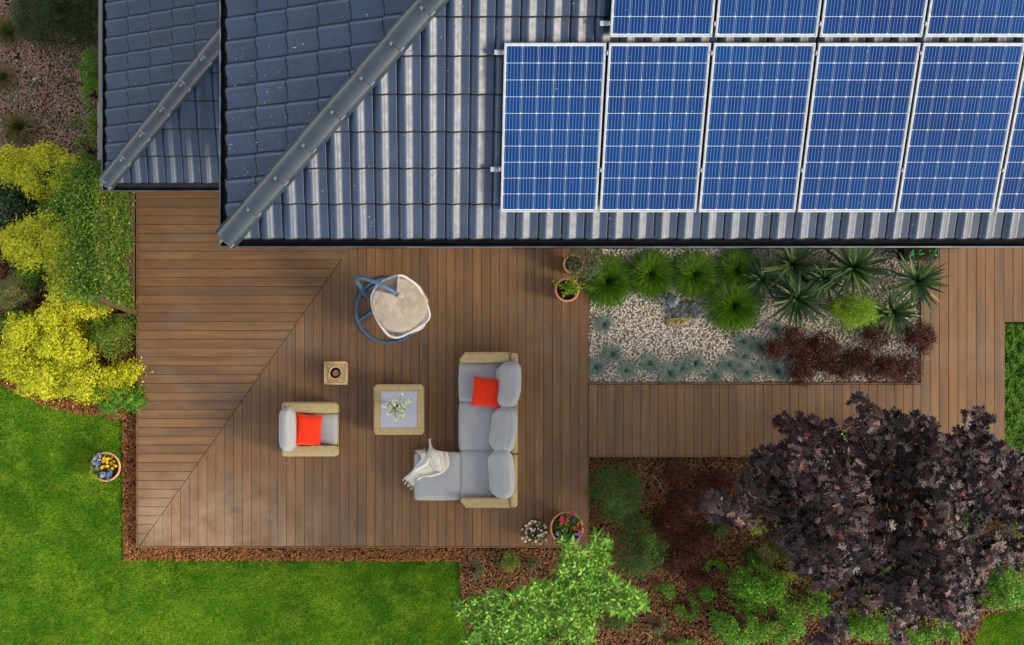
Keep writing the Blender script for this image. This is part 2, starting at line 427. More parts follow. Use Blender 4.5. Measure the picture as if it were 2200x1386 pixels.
def lawn_blade():
    t = NT('lawn_blade'); pos = t.pos()
    c = t.mix(t.ramp(t.noise(pos, .8, 5, .6), .35, .65), '#528a0c', '#79ab1a')
    c = t.mix(t.math('MULTIPLY', t.ramp(t.noise(pos, 3.2, 6, .7), .46, .66), .7), c, '#9fbe2c')
    rv = t.island()
    c = t.mix(t.ramp(rv, .965, .97), c, '#94985a')
    wn_ = t.n('ShaderNodeTexWhiteNoise', noise_dimensions='1D'); t.l(rv, wn_.inputs['W'])
    hs = t.n('ShaderNodeHueSaturation'); t.l(t.math('MULTIPLY_ADD', wn_.outputs['Value'], .7, .65), hs.inputs['Value']); t.l(c, hs.inputs['Color'])
    c = hs.outputs[0]; t.done(c, .55, .25)
    tr = t.n('ShaderNodeBsdfTranslucent'); t.l(c, tr.inputs[0]); mx = t.n('ShaderNodeMixShader'); mx.inputs[0].default_value = .3
    t.l(t.b.outputs[0], mx.inputs[1]); t.l(tr.outputs[0], mx.inputs[2]); t.l(mx.outputs[0], t.o.inputs[0])
    return t.m
M_BLADE = lawn_blade()
def lawn_ground():
    t = NT('lawn_turf'); pos = t.pos()
    c = t.mix(t.ramp(t.noise(pos, .8, 5, .6), .35, .65), '#446d08', '#5a840e')
    c = t.mix(t.ramp(t.noise(pos, 60, 4, .7), .45, .75), c, '#24380a')
    t.bump(t.noise(pos, 90, 4), 1.0, .03); return t.done(c, .9, .1)
M_TURF = lawn_ground()
def mulch_ground(name, a, b, c_):
    t = NT(name); pos = t.pos()
    c = t.mix(t.ramp(t.noise(pos, 45, 5, .7), .35, .65), a, b); c = t.mix(t.ramp(t.noise(pos, 1.3, 4), .4, .65), c, c_)
    t.bump(t.noise(pos, 70, 4), 1.0, .03); return t.done(c, .95, .1)
M_MULCHG = mulch_ground('bark_mulch_bed', '#432a1c', '#5d3e2a', '#3a2718')
M_CHIP = simple('bark_chip', '#80543a', '#63412c', 1.2, .85, .15, island='#9c7650', var=.42)
M_CHIPR = simple('bark_chip_red', '#92582f', '#7b4827', 1.2, .85, .15, island='#ad7a4c', var=.28)
M_CHIPG = simple('bark_chip_grey', '#a2765a', '#86604a', 1.2, .85, .15, island='#b9a391', var=.3)
M_GRAVG = mulch_ground('gravel_bed_base', '#9a8f7c', '#b5aa97', '#a3988a')
M_PEB = simple('gravel_pebble', '#e8dfcf', '#efe7da', 3, .7, .3, island='#c9bca8', var=.18)
# ---------------------------------------------------------------- ground
ZG = -0.16
def sheet(name, poly, z, mat, parent=None, kind='structure'):
    me = pyd(name, [(x, y, z) for x, y in poly], [tuple(range(len(poly)))])
    o = mobj(name, me, mat, parent); o['kind'] = kind; return o
sheet('ground', [(-300, -300), (300, -300), (300, 300), (-300, 300)], ZG - .03, M_TURF)
LAWN_L = [(-900, 800), (0, 806), (40, 832), (100, 866), (170, 886), (262, 893), (266, 1204), (990, 1206), (990, 1262), (1005, 1330), (1020, 1700), (-900, 1700)]
LAWN_R = [(2080, 1386), (2110, 1325), (2300, 1290), (2700, 1290), (2700, 1700), (2060, 1700)]
lawn_l = sheet('lawn', wpoly(LAWN_L, ZG - .01)[::-1], ZG - .01, M_TURF)
lawn_r = sheet('lawn', wpoly(LAWN_R, ZG - .01)[::-1], ZG - .01, M_TURF)
# planting beds under bark mulch
BED_L = [(-500, -700), (262, -700), (292, 400), (292, 893), (262, 893), (170, 886), (100, 866), (40, 832), (0, 806), (-500, 790)]
BED_R = [(1262, 982), (2900, 982), (2900, 1290), (2300, 1290), (2110, 1325), (2080, 1386), (2060, 1700), (1020, 1700), (1005, 1330), (990, 1262), (990, 1176), (1262, 1176)]
STRIP = [(262, 893), (294, 893), (294, 1176), (990, 1176), (990, 1206), (266, 1204)]
RECT = lambda a, b, c, d: [(a, b), (c, b), (c, d), (a, d)]
for nm, pp, z in (('mulch_bed', BED_L, ZG), ('mulch_bed', BED_R, ZG), ('mulch_strip', STRIP, ZG + .004)):
    sheet(nm, wpoly(pp, z)[::-1], z, M_MULCHG)
SIDE_BED = RECT(2157, 690, 2700, 982)
sheet('mulch_bed', wpoly(SIDE_BED, ZG + .006)[::-1], ZG + .006, M_MULCHG)
# dark bare soil under the terrace
sheet('soil_under_deck', wpoly(RECT(296, 380, 1262, 1172), ZG + .01)[::-1], ZG + .01, M_SOIL)
sheet('soil_under_deck', wpoly(RECT(1262, 826, 2155, 980), ZG + .01)[::-1], ZG + .01, M_SOIL)
sheet('soil_under_deck', wpoly(RECT(1990, 430, 2500, 826), ZG + .008)[::-1], ZG + .008, M_SOIL)

def chips(name, polys, dens, mat, seed, z=ZG + .012, L=(.02, .055), holes=()):
    r = rng(seed); X = []; Y = []
    for pp in polys:
        poly = wpoly(pp, z); xs = [p[0] for p in poly]; ys = [p[1] for p in poly]
        a = (max(xs) - min(xs)) * (max(ys) - min(ys)); x, y = in_poly_points(r, poly, int(a * dens)); X.append(x); Y.append(y)
    x = np.concatenate(X); y = np.concatenate(Y); n = len(x)
    pos = np.stack([x, y, z + r.random(n) * .022], 1)
    a = r.uniform(0, 2 * PI, n); d = np.stack([np.cos(a), np.sin(a), r.normal(0, .28, n)], 1)
    nn = np.stack([r.normal(0, .4, n), r.normal(0, .4, n), np.ones(n)], 1)
    s = r.uniform(*L, n); w = s * r.uniform(.25, .6, n)
    me = scatter(name, CHIP[0], CHIP[1], pos, d, nn, s, w)
    return tag(mobj(name, me, mat), 'loose bark chips covering the planting beds round the terrace', 'bark mulch', kind='stuff')
chips('bark_chips', [RECT(-60, -40, 292, 460)], 3000, M_CHIPG, 11, L=(.018, .048))['label'] = 'grey brown bark chips on the bed at top left beside the lower roof'
chips('bark_chips', [RECT(-40, 462, 288, 800)], 900, M_CHIP, 14, L=(.02, .05))['label'] = 'brown bark chips under the golden shrubs left of the terrace'
chips('bark_chips', [STRIP, RECT(230, 690, 294, 900), [(0, 780), (280, 890), (262, 897), (170, 892), (90, 870), (-30, 812)]], 3600, M_CHIPR, 12, L=(.015, .045))['label'] = 'reddish fine bark chips in the narrow strip along the terrace edge'
chips('bark_chips', [[(1262, 984), (2260, 984), (2260, 1290), (2110, 1325), (2080, 1440), (1010, 1440), (1000, 1330), (988, 1262), (988, 1178), (1262, 1178)]], 2700, M_CHIP, 13, L=(.018, .05))['label'] = 'brown bark chips on the large bed around the purple maple'

def grass(name, pp, dens, seed, label):
    r = rng(seed); z = ZG - .01; poly = wpoly(pp, z)
    xs = [p[0] for p in poly]; ys = [p[1] for p in poly]; a = (max(xs) - min(xs)) * (max(ys) - min(ys))
    x = r.uniform(min(xs), max(xs), int(a * dens)); y = r.uniform(min(ys), max(ys), int(a * dens))
    wob = .035 * np.sin(x * 9.1 + 3 * np.sin(y * 4.3)) + .03 * np.sin(x * 23 + y * 17) + r.normal(0, .02, len(x)); wob2 = .035 * np.sin(y * 8.3 + 3 * np.sin(x * 3.7)) + .025 * np.sin(y * 27 - x * 13) + r.normal(0, .02, len(x))
    k = inside(poly, x + wob2, y + wob); x, y = x[k], y[k]; n = len(x)
    pos = np.stack([x, y, np.full(n, z)], 1)
    an = r.uniform(0, 2 * PI, n); t = r.uniform(.5, 1.6, n)
    d = np.stack([np.cos(an) * t, np.sin(an) * t, np.ones(n)], 1)
    s = r.uniform(.03, .065, n) * np.where(r.random(n) < .01, 1.9, 1.0)
    nn = np.stack([-np.cos(an), -np.sin(an), t], 1)
    me = scatter(name, BLADE1[0], BLADE1[1], pos, d, nn, s, r.uniform(.007, .013, n))
    return tag(mobj(name, me, M_BLADE), label, 'grass', kind='stuff')
LG = [(-60, 800), (0, 808), (40, 834), (100, 868), (170, 888), (260, 895), (263, 1207), (985, 1209), (984, 1262), (1000, 1330), (1010, 1440), (-60, 1440)]
grass('lawn_grass', LG, 9000, 21, 'short mown grass blades of the large lawn left and below the terrace')
grass('lawn_grass', [(2085, 1386), (2112, 1330), (2260, 1300), (2260, 1440), (2070, 1440)], 9000, 22, 'short grass blades in the small lawn corner at bottom right')

# gravel bed
GZ = -.07
GRAV = RECT(1264, 440, 1986, 822)
gb = sheet('gravel_bed', wpoly(GRAV, GZ)[::-1], GZ, M_GRAVG)
r = rng(31); poly = wpoly(RECT(1265, 500, 1985, 821), GZ); x, y = in_poly_points(r, poly, 21000); n = len(x)
ico = bmesh.new(); bmesh.ops.create_icosphere(ico, subdivisions=1, radius=.5)
iv = [tuple(v.co) for v in ico.verts]; ifc = [tuple(v.index for v in f.verts) for f in ico.faces]; ico.free()
iv = np.array(iv) * (1 + rng(5).uniform(-.22, .22, (len(iv), 3)))
a = r.uniform(0, 2 * PI, n)
me = scatter('gravel', iv, ifc, np.stack([x, y, GZ + .006 + r.random(n) * .02], 1), np.stack([np.cos(a), np.sin(a), r.normal(0, .3, n)], 1),
             np.stack([r.normal(0, .3, n), r.normal(0, .3, n), np.ones(n)], 1), r.uniform(.022, .046, n), r.uniform(.016, .032, n))
tag(mobj('gravel', me, M_PEB), 'cream and grey pebbles filling the rectangular planting bed', 'gravel', kind='stuff')
EW = .02
def edge(name, p0, p1, w, z0, z1, mat, parent):
    a, b = Vector(p0[:2]), Vector(p1[:2]); d = (b - a).normalized(); nrm = Vector((-d.y, d.x)) * w / 2
    q = [a - nrm, b - nrm, b + nrm, a + nrm]
    return prism(name, [tuple(v) for v in q], z0, z1, mat, parent, chamfer=.002)

# ---------------------------------------------------------------- deck
deck = thing('deck', 'brown composite wood terrace with mitred boards wrapping round the gravel bed', None, kind='structure')
GAP = .0058
DZ = -.024
rb = random.Random(4)
def board(poly, horizontal=False):
    """poly in plan, counter-clockwise; its own origin so the grain starts differently in each board"""
    cx = sum(p[0] for p in poly) / len(poly); cy = sum(p[1] for p in poly) / len(poly)
    if horizontal: loc = [(q[1] - cy, -(q[0] - cx)) for q in poly]
    else: loc = [(q[0] - cx, q[1] - cy) for q in poly]
    dz = rb.uniform(-.0012, .0012)
    return prism('deck_board', loc, DZ, dz, M_WOOD, deck, chamfer=.0035, loc=(cx, cy, 0), rot=(0, 0, PI / 2 if horizontal else 0))
S0 = CAM_H / F_PX
X = lambda px: (px - NX) * S0
Y = lambda py: (NY - py) * S0
xL, xR, yB = X(295.5), X(1262.5), Y(1173.5)
mx0, my0, mx1, my1 = X(299), Y(1173.5), X(748), Y(537)
mit = lambda y: mx0 + (y - my0) * (mx1 - mx0) / (my1 - my0)
miy = lambda x: my0 + (x - mx0) * (my1 - my0) / (mx1 - mx0)
WALL_Y = Y(531)
pitch = 19.03 * S0
k = 0
while True:      # boards running up the picture
    xb = xR - k * pitch; xa = max(xb - pitch + GAP, mx0 + .004)
    if xb - xa < .02 or xb < mx0 + .03: break
    g = GAP * 1.0
    if xa < mx1:
        ya = yB; t1 = miy(xb) - g; t0 = miy(xa) - g
        if xb > mx1:
            poly = [(xa, ya), (xb, ya), (xb, WALL_Y), (mx1, WALL_Y), (xa, min(t0, WALL_Y))]
        else: poly = [(xa, ya), (xb, ya), (xb, t1), (xa, t0)]
        if t0 <= ya + .002:
            poly = [(mx0 + .012, ya), (xb, ya), (xb, t1)]
    else: poly = [(xa, yB), (xb, yB), (xb, WALL_Y), (xa, WALL_Y)]
    board(poly); k += 1
py = 1145.7 + 18.95
YTOP = Y(400)
while py > 404:  # boards running across, left of the mitre
    ya = Y(py) + GAP / 2; yb = Y(py - 18.95) - GAP / 2
    if py > 1150: ya = yB; yb = Y(1145.7) - GAP / 2; 
    g = GAP
    xe0 = min(mit(ya) - g, X(746)); xe1 = min(mit(yb) - g, X(746))
    if py > 1150: poly = [(xL, ya), (max(xe0, xL + .01), ya), (xe1, yb), (xL, yb)]
    elif mit(ya) < X(746) < mit(yb): poly = [(xL, ya), (xe0, ya), (xe1, yb), (xL, yb)]
    else: poly = [(xL, ya), (xe0, ya), (xe1, yb), (xL, yb)]
    board(poly, True); py -= 18.95
p2 = 18.8 * S0
k = 0
while 1266 + (k + 1) * 18.8 < 1990:     # walkway south of the gravel bed
    x0 = X(1264.5) + k * p2
    board([(x0, Y(979.5)), (x0 + p2 - GAP, Y(979.5)), (x0 + p2 - GAP, Y(826)), (x0, Y(826))]); k += 1
xs = X(1264.5) + k * p2; wE = (X(2157) - xs) / 9
k = 0
while True:     # walkway east of the gravel bed
    x0 = xs + k * wE; x1 = x0 + wE - GAP
    if x0 > X(2380): break
    ylo = Y(979.5) if x1 < X(2158) else Y(688.5)
    board([(x0, ylo), (x1, ylo), (x1, Y(440)), (x0, Y(440))]); k += 1
for a, b in (((293.6, 402), (293.6, 1176.4)), ((295, 1175.6), (1263, 1175.6)), ((1264.2, 1174), (1264.2, 982)), ((1265.5, 981.4), (2155, 981.4)),
             ((1263.6, 824), (1263.6, 536)), ((1265, 823.6), (1986, 823.6)), ((1986.3, 822), (1986.3, 500)), ((2157.3, 980), (2157.3, 690)), ((2156, 689.6), (2400, 689.6))):
    edge('edge_board', (X(a[0]), Y(a[1])), (X(b[0]), Y(b[1])), .017, -.15, .001, M_TRIM, deck)
# low joists under the boards, seen dark through the gaps
bm = bmesh.new()
for xx in np.arange(X(320), X(1250), .5): box_bm(bm, (xx, Y(1165), -.14), (xx + .05, Y(410), -.06))
mobj('joists', bmd('joists', bm), M_DARK, deck, kind='stuff')

# ---------------------------------------------------------------- house
house = thing('house', 'house with two dark blue grey tiled hip roofs and rendered walls above the terrace', 'house')
TH = R(25); CT, ST = math.cos(TH), math.sin(TH)
TW = .2345; TL = .324 / CT
def tile_mesh(cut=None, name='roof_tile'):
    prof = [(0, -.002), (.01, .012), (.03, .031), (.05, .0385), (.07, .0355), (.090, .0285), (.096, .0245), (.103, .0225), (.122, .0125), (.136, .005), (.148, .001), (.156, .0), (TW - .02, .0), (TW - .012, -.001), (TW - .003, -.011)]
    L = TL + .045; v = []; f = []
    ys = [.013, L]; np_ = len(prof)
    for j, y in enumerate(ys):
        for x_, z in prof: v.append((x_, y, z + .026 * (1 - y / TL)))
    for j in range(1):
        for i in range(np_ - 1): f.append((j * np_ + i, j * np_ + i + 1, (j + 1) * np_ + i + 1, (j + 1) * np_ + i))
    b = len(v)
    # unglazed rounded front lip, its dark colour paints the shadow line between courses
    for x_, z in prof: v.append((x_, .013, z + .0252))
    for x_, z in prof: v.append((x_, -.006, z + .014))
    for x_, z in prof: v.append((x_, .004, z - .004))
    for k in range(2):
        for i in range(np_ - 1): f.append((b + k * np_ + i, b + (k + 1) * np_ + i, b + (k + 1) * np_ + i + 1, b + k * np_ + i + 1))
    e = len(v); q = prof[-1][0]
    v += [(q, .011, prof[-1][1] + .0252), (q, L, prof[-1][1] - .003), (q + .0045, L, -.022), (q + .0045, .011, -.003)]
    f.append((e, e + 3, e + 2, e + 1))
    return v, f, np_ - 1
TV, TF, TSM = tile_mesh()
TME = pyd('roof_tile', TV, TF); TME.polygons.foreach_set('use_smooth', [i < TSM for i in range(len(TF))]); TME.materials.append(M_TILE); TME.materials.append(M_TEDGE); TME.polygons.foreach_set('material_index', [0 if i < TSM else 1 for i in range(len(TF))])
class Slope:
    def __init__(s, O, facing):
        s.O = Vector(O)
        if facing == 'S': s.u, s.v, s.n = Vector((1, 0, 0)), Vector((0, CT, ST)), Vector((0, -ST, CT))
        else: s.u, s.v, s.n = Vector((0, -1, 0)), Vector((CT, 0, ST)), Vector((-ST, 0, CT))
        s.M = Matrix((( s.u.x, s.v.x, s.n.x, 0), (s.u.y, s.v.y, s.n.y, 0), (s.u.z, s.v.z, s.n.z, 0), (0, 0, 0, 1)))
    def at(s, a, b, c=0): return s.O + s.u * a + s.v * b + s.n * c
def lay_tiles(roof, sl, phase, c0, c1, r0, r1, keep, clip, vis, seed):
    """tiles of one slope: shared mesh when whole, cut mesh at a hip (clip: list of (point, normal) planes, keep the + side)"""
    rr = random.Random(seed); sv = []; sf = []
    for rI in range(r0, r1):
        for cI in range(c0, c1):
            org = sl.at(phase + cI * TW, rI * TL)
            M = Matrix.Translation(org) @ sl.M @ Matrix.Rotation(rr.uniform(-.004, .004), 4, 'Z') @ Matrix.Rotation(rr.uniform(-.006, .006), 4, 'Y')
            cor = [M @ Vector((a, b, 0)) for a in (0, TW) for b in (0, TL + .04)]
            cutting = []; out = False
            for pt, nm in clip:
                ds = [(c - pt).dot(nm) for c in cor]
                if max(ds) <= .01: out = True; break
                if min(ds) < 0: cutting.append((pt, nm))
            if out or not keep(cor): continue
            if cutting:
                bm = bmesh.new(); vs = [bm.verts.new(q) for q in TV]
                for k, ff in enumerate(TF):
                    fa = bm.faces.new([vs[i] for i in ff]); fa.smooth = k < TSM; fa.material_index = 0 if k < TSM else 1
                Mi = M.inverted()
                for pt, nm in cutting:
                    bmesh.ops.bisect_plane(bm, geom=bm.verts[:] + bm.edges[:] + bm.faces[:], plane_co=Mi @ pt, plane_no=(Mi.to_3x3() @ nm), clear_inner=True)
                if not bm.faces: bm.free(); continue
                me = bpy.data.meshes.new('roof_tile'); bm.to_mesh(me); bm.free(); me.materials.append(M_TILE); me.materials.append(M_TEDGE)
            else: me = TME
            if vis(cor):
                o = bpy.data.objects.new('roof_tile', me); link(o, roof); o.matrix_local = M
            else:
                b = len(sv); sv += [tuple(M @ v.co) for v in me.vertices]; sf += [tuple(b + i for i in p.vertices) for p in me.polygons]
    return sv, sf
def px_of(p): d = CAM_H - p.z; return NX + p.x * F_PX / d, NY - p.y * F_PX / d

ZE, ZE2 = 6.55, 2.55
C1 = Vector((-2.079, 2.069, ZE)); C2 = Vector((P(231, 0, ZE2).x, P(0, 393, ZE2).y, ZE2))
def hip_planes(C):
    d = Vector((1, 1, 0)).normalized()
    nS = Vector((1, -1, 0)).normalized()     # + side: south slope
    return (C, nS), (C, -nS)
hS, hW = hip_planes(C1); gS, gW = hip_planes(C2)
XE = 8.4                 # east end that is built
def slab(sl, a0, a1, b1, name, parent, poly_clip=None):
    pass
main_roof = mobj('main_roof', pyd('main_roof', [
    tuple(C1 + Vector((.03, .05, -.03))), (XE, C1.y + .05, ZE - .03), (XE, C1.y + 5.2, ZE - .03 + 5.15 * ST / CT), (C1.x + 5.2, C1.y + 5.2, ZE - .03 + 5.15 * ST / CT),
    (C1.x + .03, 9.5, ZE - .03), (C1.x + 5.2, 9.5, ZE - .03 + 5.15 * ST / CT)],
    [(0, 1, 2, 3), (0, 3, 5, 4)]), M_DARK, house)
EX2 = P(500, 0, ZE2).x + 1.2   # lower roof runs in under the upper eave, up to the house wall
k2 = ST / CT
lw = EX2 - C2.x
lower_roof = mobj('lower_roof', pyd('lower_roof', [
    tuple(C2 + Vector((.03, .03, -.03))), (EX2, C2.y + .05, ZE2 - .03), (EX2, C2.y + lw, ZE2 - .03 + lw * k2), (C2.x + .03, 9.5, ZE2 - .03), (EX2, 9.5, ZE2 - .03 + lw * k2)],
    [(0, 1, 2), (0, 2, 4, 3)]), M_DARK, house)
def in_frame(cor, m=6):
    q = [px_of(c) for c in cor]; return max(a for a, b in q) > -m and min(a for a, b in q) < 2200 + m and max(b for a, b in q) > -m
PANEL_X0 = .672; PP = .9845
def under_panels(cor):
    x0 = min(c.x for c in cor); x1 = max(c.x for c in cor); y0 = min(c.y for c in cor); y1 = max(c.y for c in cor)
    return (x0 > PANEL_X0 - .03 and y0 > 2.27 and y1 < 3.78) or (x0 > PANEL_X0 + PP and y0 > 3.74)
def east(sl_x): return lambda cor: max(c.x for c in cor) < sl_x
sl1 = Slope((0, C1.y, ZE), 'S'); ph = -.34
stuff = lay_tiles(main_roof, sl1, ph, -9, 36, 0, 12, lambda c: True, [hS], lambda c: in_frame(c) and not under_panels(c), 1)
sl2 = Slope((C1.x, 2.426, ZE), 'W')
st2 = lay_tiles(main_roof, sl2, 0, -22, 3, 0, 12, lambda c: True, [hW], in_frame, 2)
sv = stuff[0] + st2[0]; off_ = len(stuff[0]); sf = stuff[1] + [tuple(i + off_ for i in q) for q in st2[1]]
mobj('hidden_roof_tiles', pyd('hidden_roof_tiles', sv, sf, True), M_TILE, main_roof, kind='stuff')
cover = lambda c: min(px_of(q)[0] for q in c) < 477 + 4
sl3 = Slope((0, C2.y, ZE2), 'S'); sl4 = Slope((C2.x, C2.y + .05, ZE2), 'W')
a_ = lay_tiles(lower_roof, sl3, P(282.5, 0, ZE2).x, -2, 12, 0, 7, lambda c: max(q.x for q in c) < EX2 + .1, [gS], lambda c: in_frame(c) and cover(c), 3)
b_ = lay_tiles(lower_roof, sl4, 0, -24, 3, 0, 9, lambda c: max(q.x for q in c) < EX2 + .1, [gW], lambda c: in_frame(c) and cover(c), 4)
sv = a_[0] + b_[0]; sf = a_[1] + [tuple(i + len(a_[0]) for i in q) for q in b_[1]]
mobj('hidden_roof_tiles', pyd('hidden_roof_tiles', sv, sf, True), M_TILE, lower_roof, kind='stuff')

# ridge caps up the hips
def hip_caps(roof, C, n, L=.43, rad=.128):
    d = Vector((1, 1, math.sqrt(1) * k2)).normalized()
    side = Vector((1, -1, 0)).normalized(); up = side.cross(d).normalized()
    if up.z < 0: up = -up
    M = Matrix(((side.x, d.x, up.x, 0), (side.y, d.y, up.y, 0), (side.z, d.z, up.z, 0), (0, 0, 0, 1)))
    seg = 14; v = []; f = []
    for y, rr, dz in ((0, rad, .016), (.012, rad + .003, .018), (L + .05, rad * .93, -.002)):
        for k in range(seg + 1):
            a = PI * (k / seg) * 1.08 - .04 * PI
            v.append((-math.cos(a) * rr, y, math.sin(a) * rr * .86 + dz))
    for j in range(2):
        for k in range(seg): f.append((j * (seg + 1) + k, (j + 1) * (seg + 1) + k, (j + 1) * (seg + 1) + k + 1, j * (seg + 1) + k + 1))
    b = len(v)
    for rr, dz in ((rad, .016), (rad - .016, .012)):
        for k in range(seg + 1):
            a = PI * (k / seg) * 1.08 - .04 * PI; v.append((-math.cos(a) * rr, 0, math.sin(a) * rr * .86 + dz))
    for k in range(seg): f.append((b + k, b + k + 1, b + seg + 2 + k, b + seg + 1 + k))
    me = pyd('ridge_cap', v, f, True); me.materials.append(M_CAP)
    cm = bmesh.new()
    box_bm(cm, (-.014, -.03, .112), (.014, .05, .126), .003); box_bm(cm, (-.034, .035, .118), (.034, .055, .124), .002)
    box_bm(cm, (.085, -.012, .045), (.115, .05, .085), .004)
    cme = bmd('storm_clip', cm); cme.materials.append(M_STEEL)
    rr = random.Random(9)
    for i in range(n):
        org = C + d * (i * L - .02) + Vector((0, 0, .03))
        o = bpy.data.objects.new('ridge_cap', me); link(o, roof); o.matrix_local = Matrix.Translation(org) @ M @ Matrix.Rotation(rr.uniform(-.01, .01), 4, 'Z')
        c = bpy.data.objects.new('storm_clip', cme); link(c, roof); c.matrix_local = Matrix.Translation(org) @ M
hip_caps(main_roof, C1, 13)
hip_caps(lower_roof, C2, 6, rad=.124)

# gutters
def gutter(roof, a, b, out, name='gutter', rad=.062, brush=True, drop=.055):
    a, b, out = Vector(a), Vector(b), Vector(out).normalized(); d = (b - a).normalized()
    seg = 10; v = []; f = []
    for p in (a, b):
        for k in range(seg + 1):
            t = PI * k / seg; v.append(tuple(p - out * math.cos(t) * rad + Vector((0, 0, -math.sin(t) * rad))))
        for k in range(seg + 1):
            t = PI * (1 - k / seg); v.append(tuple(p - out * math.cos(t) * (rad - .004) + Vector((0, 0, -math.sin(t) * (rad - .004)))))
    m = 2 * (seg + 1)
    for k in range(m): f.append((k, (k + 1) % m, m + (k + 1) % m, m + k))
    mobj(name, pyd(name, v, f, True), M_GUT, roof)
    tube('gutter_lip', [a + out * rad, b + out * rad], .009, M_LIP, roof, 8)
    if brush:
        r = rng(7); L = (b - a).length; n = int(L * 420)
        t = r.uniform(0, L, n); an = r.uniform(0, PI, n); A = np.array(a); D = np.array(d); O_ = np.array(out)
        pos = A + np.outer(t, D) + np.array([0, 0, -.02])
        dr = np.outer(np.cos(an), O_) + np.outer(np.sin(an) * .7, [0, 0, 1]) + r.normal(0, .12, (n, 3))
        me = scatter('gutter_brush', BLADE1[0], BLADE1[1], pos, dr, np.tile(D, (n, 1)) + r.normal(0, .3, (n, 3)), r.uniform(.045, .06, n), .004)
        mobj('gutter_brush', me, M_BRUSH, roof, kind='stuff')
        tube('brush_core', [a + Vector((0, 0, -.02)), b + Vector((0, 0, -.02))], .022, M_BRUSH, roof, 6)
gy = C1.y - .022; gx = C1.x - .022; gz = ZE - .015
gutter(main_roof, (gx - .04, gy, gz), (XE, gy, gz), (0, -1, 0))
gutter(main_roof, (gx, gy - .05, gz), (gx, 9.5, gz), (-1, 0, 0))
gy2, gx2, gz2 = C2.y - .04, C2.x - .02, ZE2 - .02
gutter(lower_roof, (gx2 - .05, gy2, gz2), (EX2, gy2, gz2), (0, -1, 0), brush=False)
gutter(lower_roof, (gx2, gy2 - .055, gz2), (gx2, 9.5, gz2), (-1, 0, 0), brush=False, rad=.055)
# fascia, soffit, walls
def wallbox(name, lo, hi, mat, parent, bevel=0): return box(name, lo, hi, mat, parent, bevel)
wy, wx = WALL_Y + .01, -1.28
wallbox('wall', (wx, wy, ZG - .02), (XE - .3, 9.4, ZE - .16), M_WALL, house)
wallbox('soffit', (C1.x + .05, C1.y + .05, ZE - .15), (XE - .1, 9.45, ZE - .09), M_FASCIA, house)
wallbox('fascia', (C1.x + .04, C1.y + .022, ZE - .2), (XE, C1.y + .045, ZE - .035), M_FASCIA, house)
wallbox('fascia', (C1.x + .022, C1.y + .05, ZE - .2), (C1.x + .045, 9.5, ZE - .035), M_FASCIA, house)
wx2 = X(300); wy2 = Y(405)
wallbox('lower_wall', (wx2, wy2, ZG - .02), (wx - .01, 9.4, ZE2 - .16), M_WALL, house)
wallbox('soffit', (C2.x + .05, C2.y + .05, ZE2 - .15), (wx - .012, 9.45, ZE2 - .09), M_FASCIA, house)
wallbox('fascia', (C2.x + .04, C2.y + .022, ZE2 - .2), (wx - .012, C2.y + .045, ZE2 - .035), M_FASCIA, house)
wallbox('plinth', (wx + .01, wy - .03, ZG), (XE - .35, wy - .004, .12), M_FASCIA, house)
for x0 in (-.4, 3.1, 6.0):      # windows in the walls under the eaves
    for z0, h in ((.15, 2.1), (3.6, 1.4)):
        w = box('window', (x0, wy - .05, z0), (x0 + 1.6, wy + .02, z0 + h), M_ALU, house, .01)
        box('pane', (x0 + .07, wy - .056, z0 + .07), (x0 + 1.53, wy - .03, z0 + h - .07), M_GLASSY, w)

# ---------------------------------------------------------------- solar panels
def panel_meshes():
    PWd, PL = .957, 1.618
    fr = bmesh.new(); t = .017
    for lo, hi in (((0, 0, 0), (PWd, t, .035)), ((0, PL - t, 0), (PWd, PL, .035)), ((0, t, 0), (t, PL - t, .035)), ((PWd - t, t, 0), (PWd, PL - t, .035))):
        box_bm(fr, lo, hi, .002)
    fme = bmd('frame', fr); fme.materials.append(M_FRAME)
    bk = pyd('backsheet', [(t, t, .026), (PWd - t, t, .026), (PWd - t, PL - t, .026), (t, PL - t, .026), (t, t, .02), (PWd - t, t, .02), (PWd - t, PL - t, .02), (t, PL - t, .02)],
             [(0, 1, 2, 3), (4, 7, 6, 5), (0, 4, 5, 1), (1, 5, 6, 2), (2, 6, 7, 3), (3, 7, 4, 0)]); bk.materials.append(M_BACK)
    cw = (PWd - 2 * t - .01) / 6; ch = (PL - 2 * t - .02) / 10; g = .0027; a, b, q = cw / 2 - g, ch / 2 - g, .007
    o8 = [(-a + q, -b), (a - q, -b), (a, -b + q), (a, b - q), (a - q, b), (-a + q, b), (-a, b - q), (-a, -b + q)]
    v = [(x_, y_, .0) for x_, y_ in o8] + [(x_, y_, .003) for x_, y_ in o8]
    f = [tuple(range(8, 16))] + [(i, (i + 1) % 8, 8 + (i + 1) % 8, 8 + i) for i in range(8)]
    cme = pyd('cell', v, f); cme.materials.append(M_CELL)
    return fme, bk, cme, cw, ch, t, PWd, PL
FME, BME, CME, cw, ch, tt, PWd, PLn = panel_meshes()
def place_panel(x0, rowb, label):
    pn = thing('solar_panel', label, 'solar panel', group='blue solar panels mounted on the main roof')
    M = Matrix.Translation(sl1.at(x0, rowb, .125)) @ sl1.M; pn.matrix_world = M
    mobj('frame', FME, None, pn); mobj('backsheet', BME, None, pn)
    for i in range(6):
        for j in range(10):
            c = bpy.data.objects.new('cell', CME); link(c, pn); c.location = (tt + .005 + (i + .5) * cw, tt + .01 + (j + .5) * ch, .0265)
    return pn
row0 = (2.2957 - C1.y) / CT + .06; row1 = row0 + PLn + .052
ordn = ['first', 'second', 'third', 'fourth', 'fifth']
